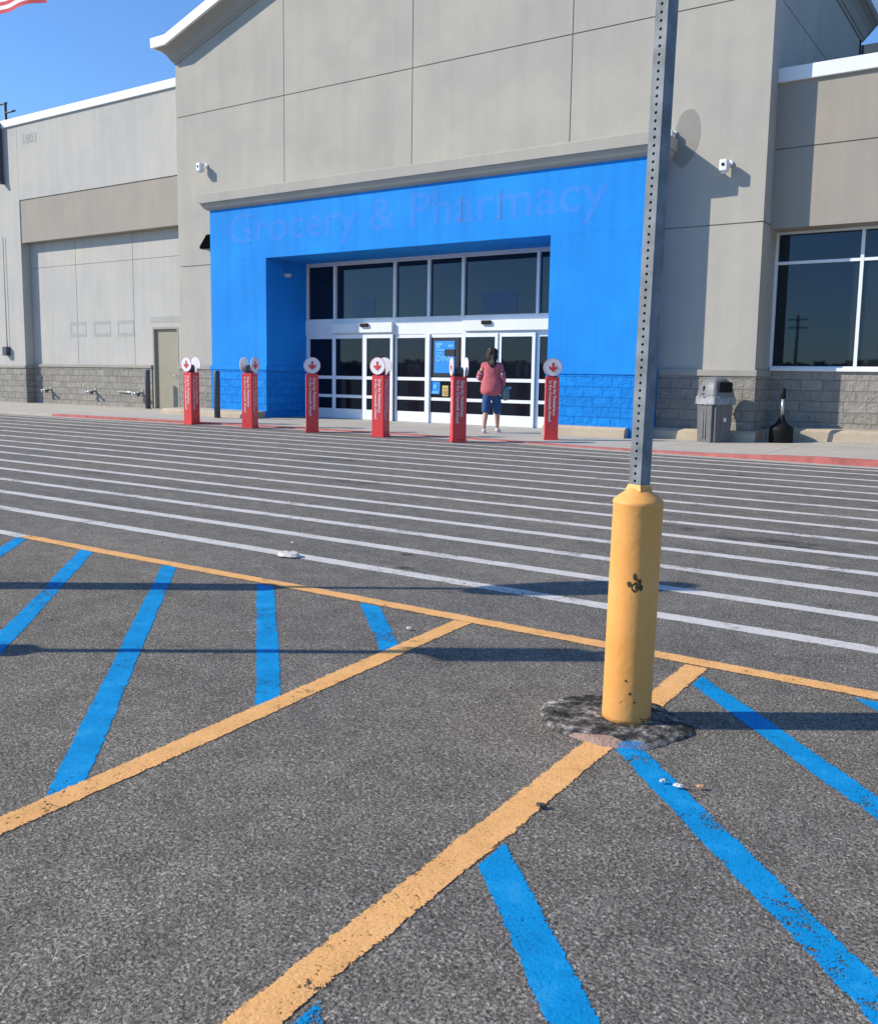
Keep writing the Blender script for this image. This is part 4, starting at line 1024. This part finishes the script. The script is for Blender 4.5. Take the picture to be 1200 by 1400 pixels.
# ------------------------------------------------------------------ flag
t = thing('flag', 'striped red and white flag flying on a pole at the upper left', 'flag', (-40.3, 24.0, 0))
b = new(); cyl(b, (0, 0, 0), (0, 0, 18.6), 0.09, 0.05, seg=14); obj('pole', b, M['steel'], t)
b = bmesh.new(); uvl = b.loops.layers.uv.new('UVMap'); nu, nv = 48, 26; g = []
for j in range(nv+1):
    row = []
    for i in range(nu+1):
        uu, vv = i/nu, j/nv
        x = 0.1+3.95*uu; y = 0.22*uu*math.sin(7.5*uu+vv*1.3); z = 16.40+2.1*vv-0.12*uu**1.4+0.035*math.sin(9*uu+2*vv)
        row.append(b.verts.new((x, y, z)))
    g.append(row)
for j in range(nv):
    for i in range(nu):
        fc = b.faces.new([g[j][i], g[j][i+1], g[j+1][i+1], g[j+1][i]])
        for lp, (a, c) in zip(fc.loops, ((i, j), (i+1, j), (i+1, j+1), (i, j+1))): lp[uvl].uv = (a/nu, c/nv)
obj('cloth', b, M['flag'], t, smooth=True)

# ------------------------------------------------------------------ litter
def scrap(name, x, y, rx, ry, h, mat, label, cat, rz=0, seed=0):
    b = bmesh.new(); n = 16; top = []; bot = []
    for i in range(n):
        a = 2*PI*i/n; wv = 1+0.35*noise.noise(Vector((math.cos(a)*1.7+seed, math.sin(a)*1.7, seed*1.3)))
        bot.append(b.verts.new((math.cos(a)*rx*wv, math.sin(a)*ry*wv, 0.0))); top.append(b.verts.new((math.cos(a)*rx*wv*0.8, math.sin(a)*ry*wv*0.8, h*(1+0.7*noise.noise(Vector((i*0.7, seed, 2)))))))
    c = b.verts.new((0, 0, h*1.15))
    for i in range(n):
        b.faces.new([bot[i], bot[(i+1) % n], top[(i+1) % n], top[i]]); b.faces.new([top[i], top[(i+1) % n], c])
    o = obj(name, b, mat); o.location = (x, y, 0.010); o.rotation_euler.z = rz
    return tag(o, label, cat)
scrap('paper_scrap', -4.10, 4.36, 0.085, 0.05, 0.022, M['litter'], 'crumpled white scrap lying on the nearest crosswalk line', 'litter', 0.3, 1)
scrap('pebble', -0.887, 2.535, 0.010, 0.006, 0.006, M['litter'], 'smaller white chip on the blue hatch line, nearer the bollard', 'pebble', 0.7, 2)
scrap('pebble', -0.838, 2.53, 0.014, 0.007, 0.006, M['litter'], 'longer white chip on the blue hatch line below the bollard', 'pebble', 0.2, 3)
scrap('paint_chip', -0.783, 2.565, 0.012, 0.008, 0.005, M['litter_orange'], 'orange chip lying on asphalt just right of the blue hatch line', 'paint chip', 0.5, 4)
scrap('leaf', -1.111, 2.185, 0.016, 0.010, 0.005, M['litter_dark'], 'dark leaf lying on the orange stall line', 'leaf', 0.4, 5)
scrap('pebble', -4.396, 4.707, 0.012, 0.010, 0.008, M['litter'], 'tiny pale chip on the asphalt beyond the white scrap', 'pebble', 0.4, 6)
scrap('pebble', -2.457, 3.422, 0.014, 0.010, 0.007, M['litter'], 'tiny pale chip in the wedge between the two orange lines', 'pebble', 0.4, 7)

# ------------------------------------------------------------------ what the windows mirror, behind the camera
random.seed(11)
b = bmesh.new()
for i in range(8000):
    x = random.uniform(-260, 160); hh = 4.0+2.4*noise.noise(Vector((x*0.05, 0, 0)))+1.2*noise.noise(Vector((x*0.21, 3, 0)))
    z = random.uniform(0, max(1.2, hh)); y = -150+random.uniform(-5, 5); s = random.uniform(0.5, 1.3)
    c = Vector((x, y, z)); a = Vector((random.uniform(-1, 1), random.uniform(-1, 1), random.uniform(-1, 1))).normalized(); d = a.orthogonal().normalized(); e = a.cross(d)
    b.faces.new([b.verts.new(c+d*s), b.verts.new(c+e*s), b.verts.new(c-d*s*0.8), b.verts.new(c-e*s)])
o = obj('distant_trees', b, M['foliage']); o['kind'] = 'stuff'
t = thing('utility_pole', 'dark utility pole with crossarms mirrored in the right window', 'pole', (-27, -80, 0))
b = new(); cyl(b, (0, 0, 0), (0, 0, 9.0), 0.22, 0.14, seg=10); obj('post', b, M['wood'], t)
for z in (8.4, 7.4):
    b = new(); bx(b, -1.1, 1.1, -0.08, 0.08, z-0.08, z+0.08); obj('crossarm', b, M['wood'], t)
t = thing('light_pole', 'tall parking lot light pole mirrored in the window over the doors', 'street lamp', (-28, -40, 0))
b = new(); cyl(b, (0, 0, 0), (0, 0, 9.5), 0.12, 0.09, seg=10); obj('post', b, M['dark_post'], t)
b = new(); bx(b, -1.0, 1.0, -0.2, 0.2, 9.5, 9.7, 0.03); obj('lamp_head', b, M['dark_post'], t)
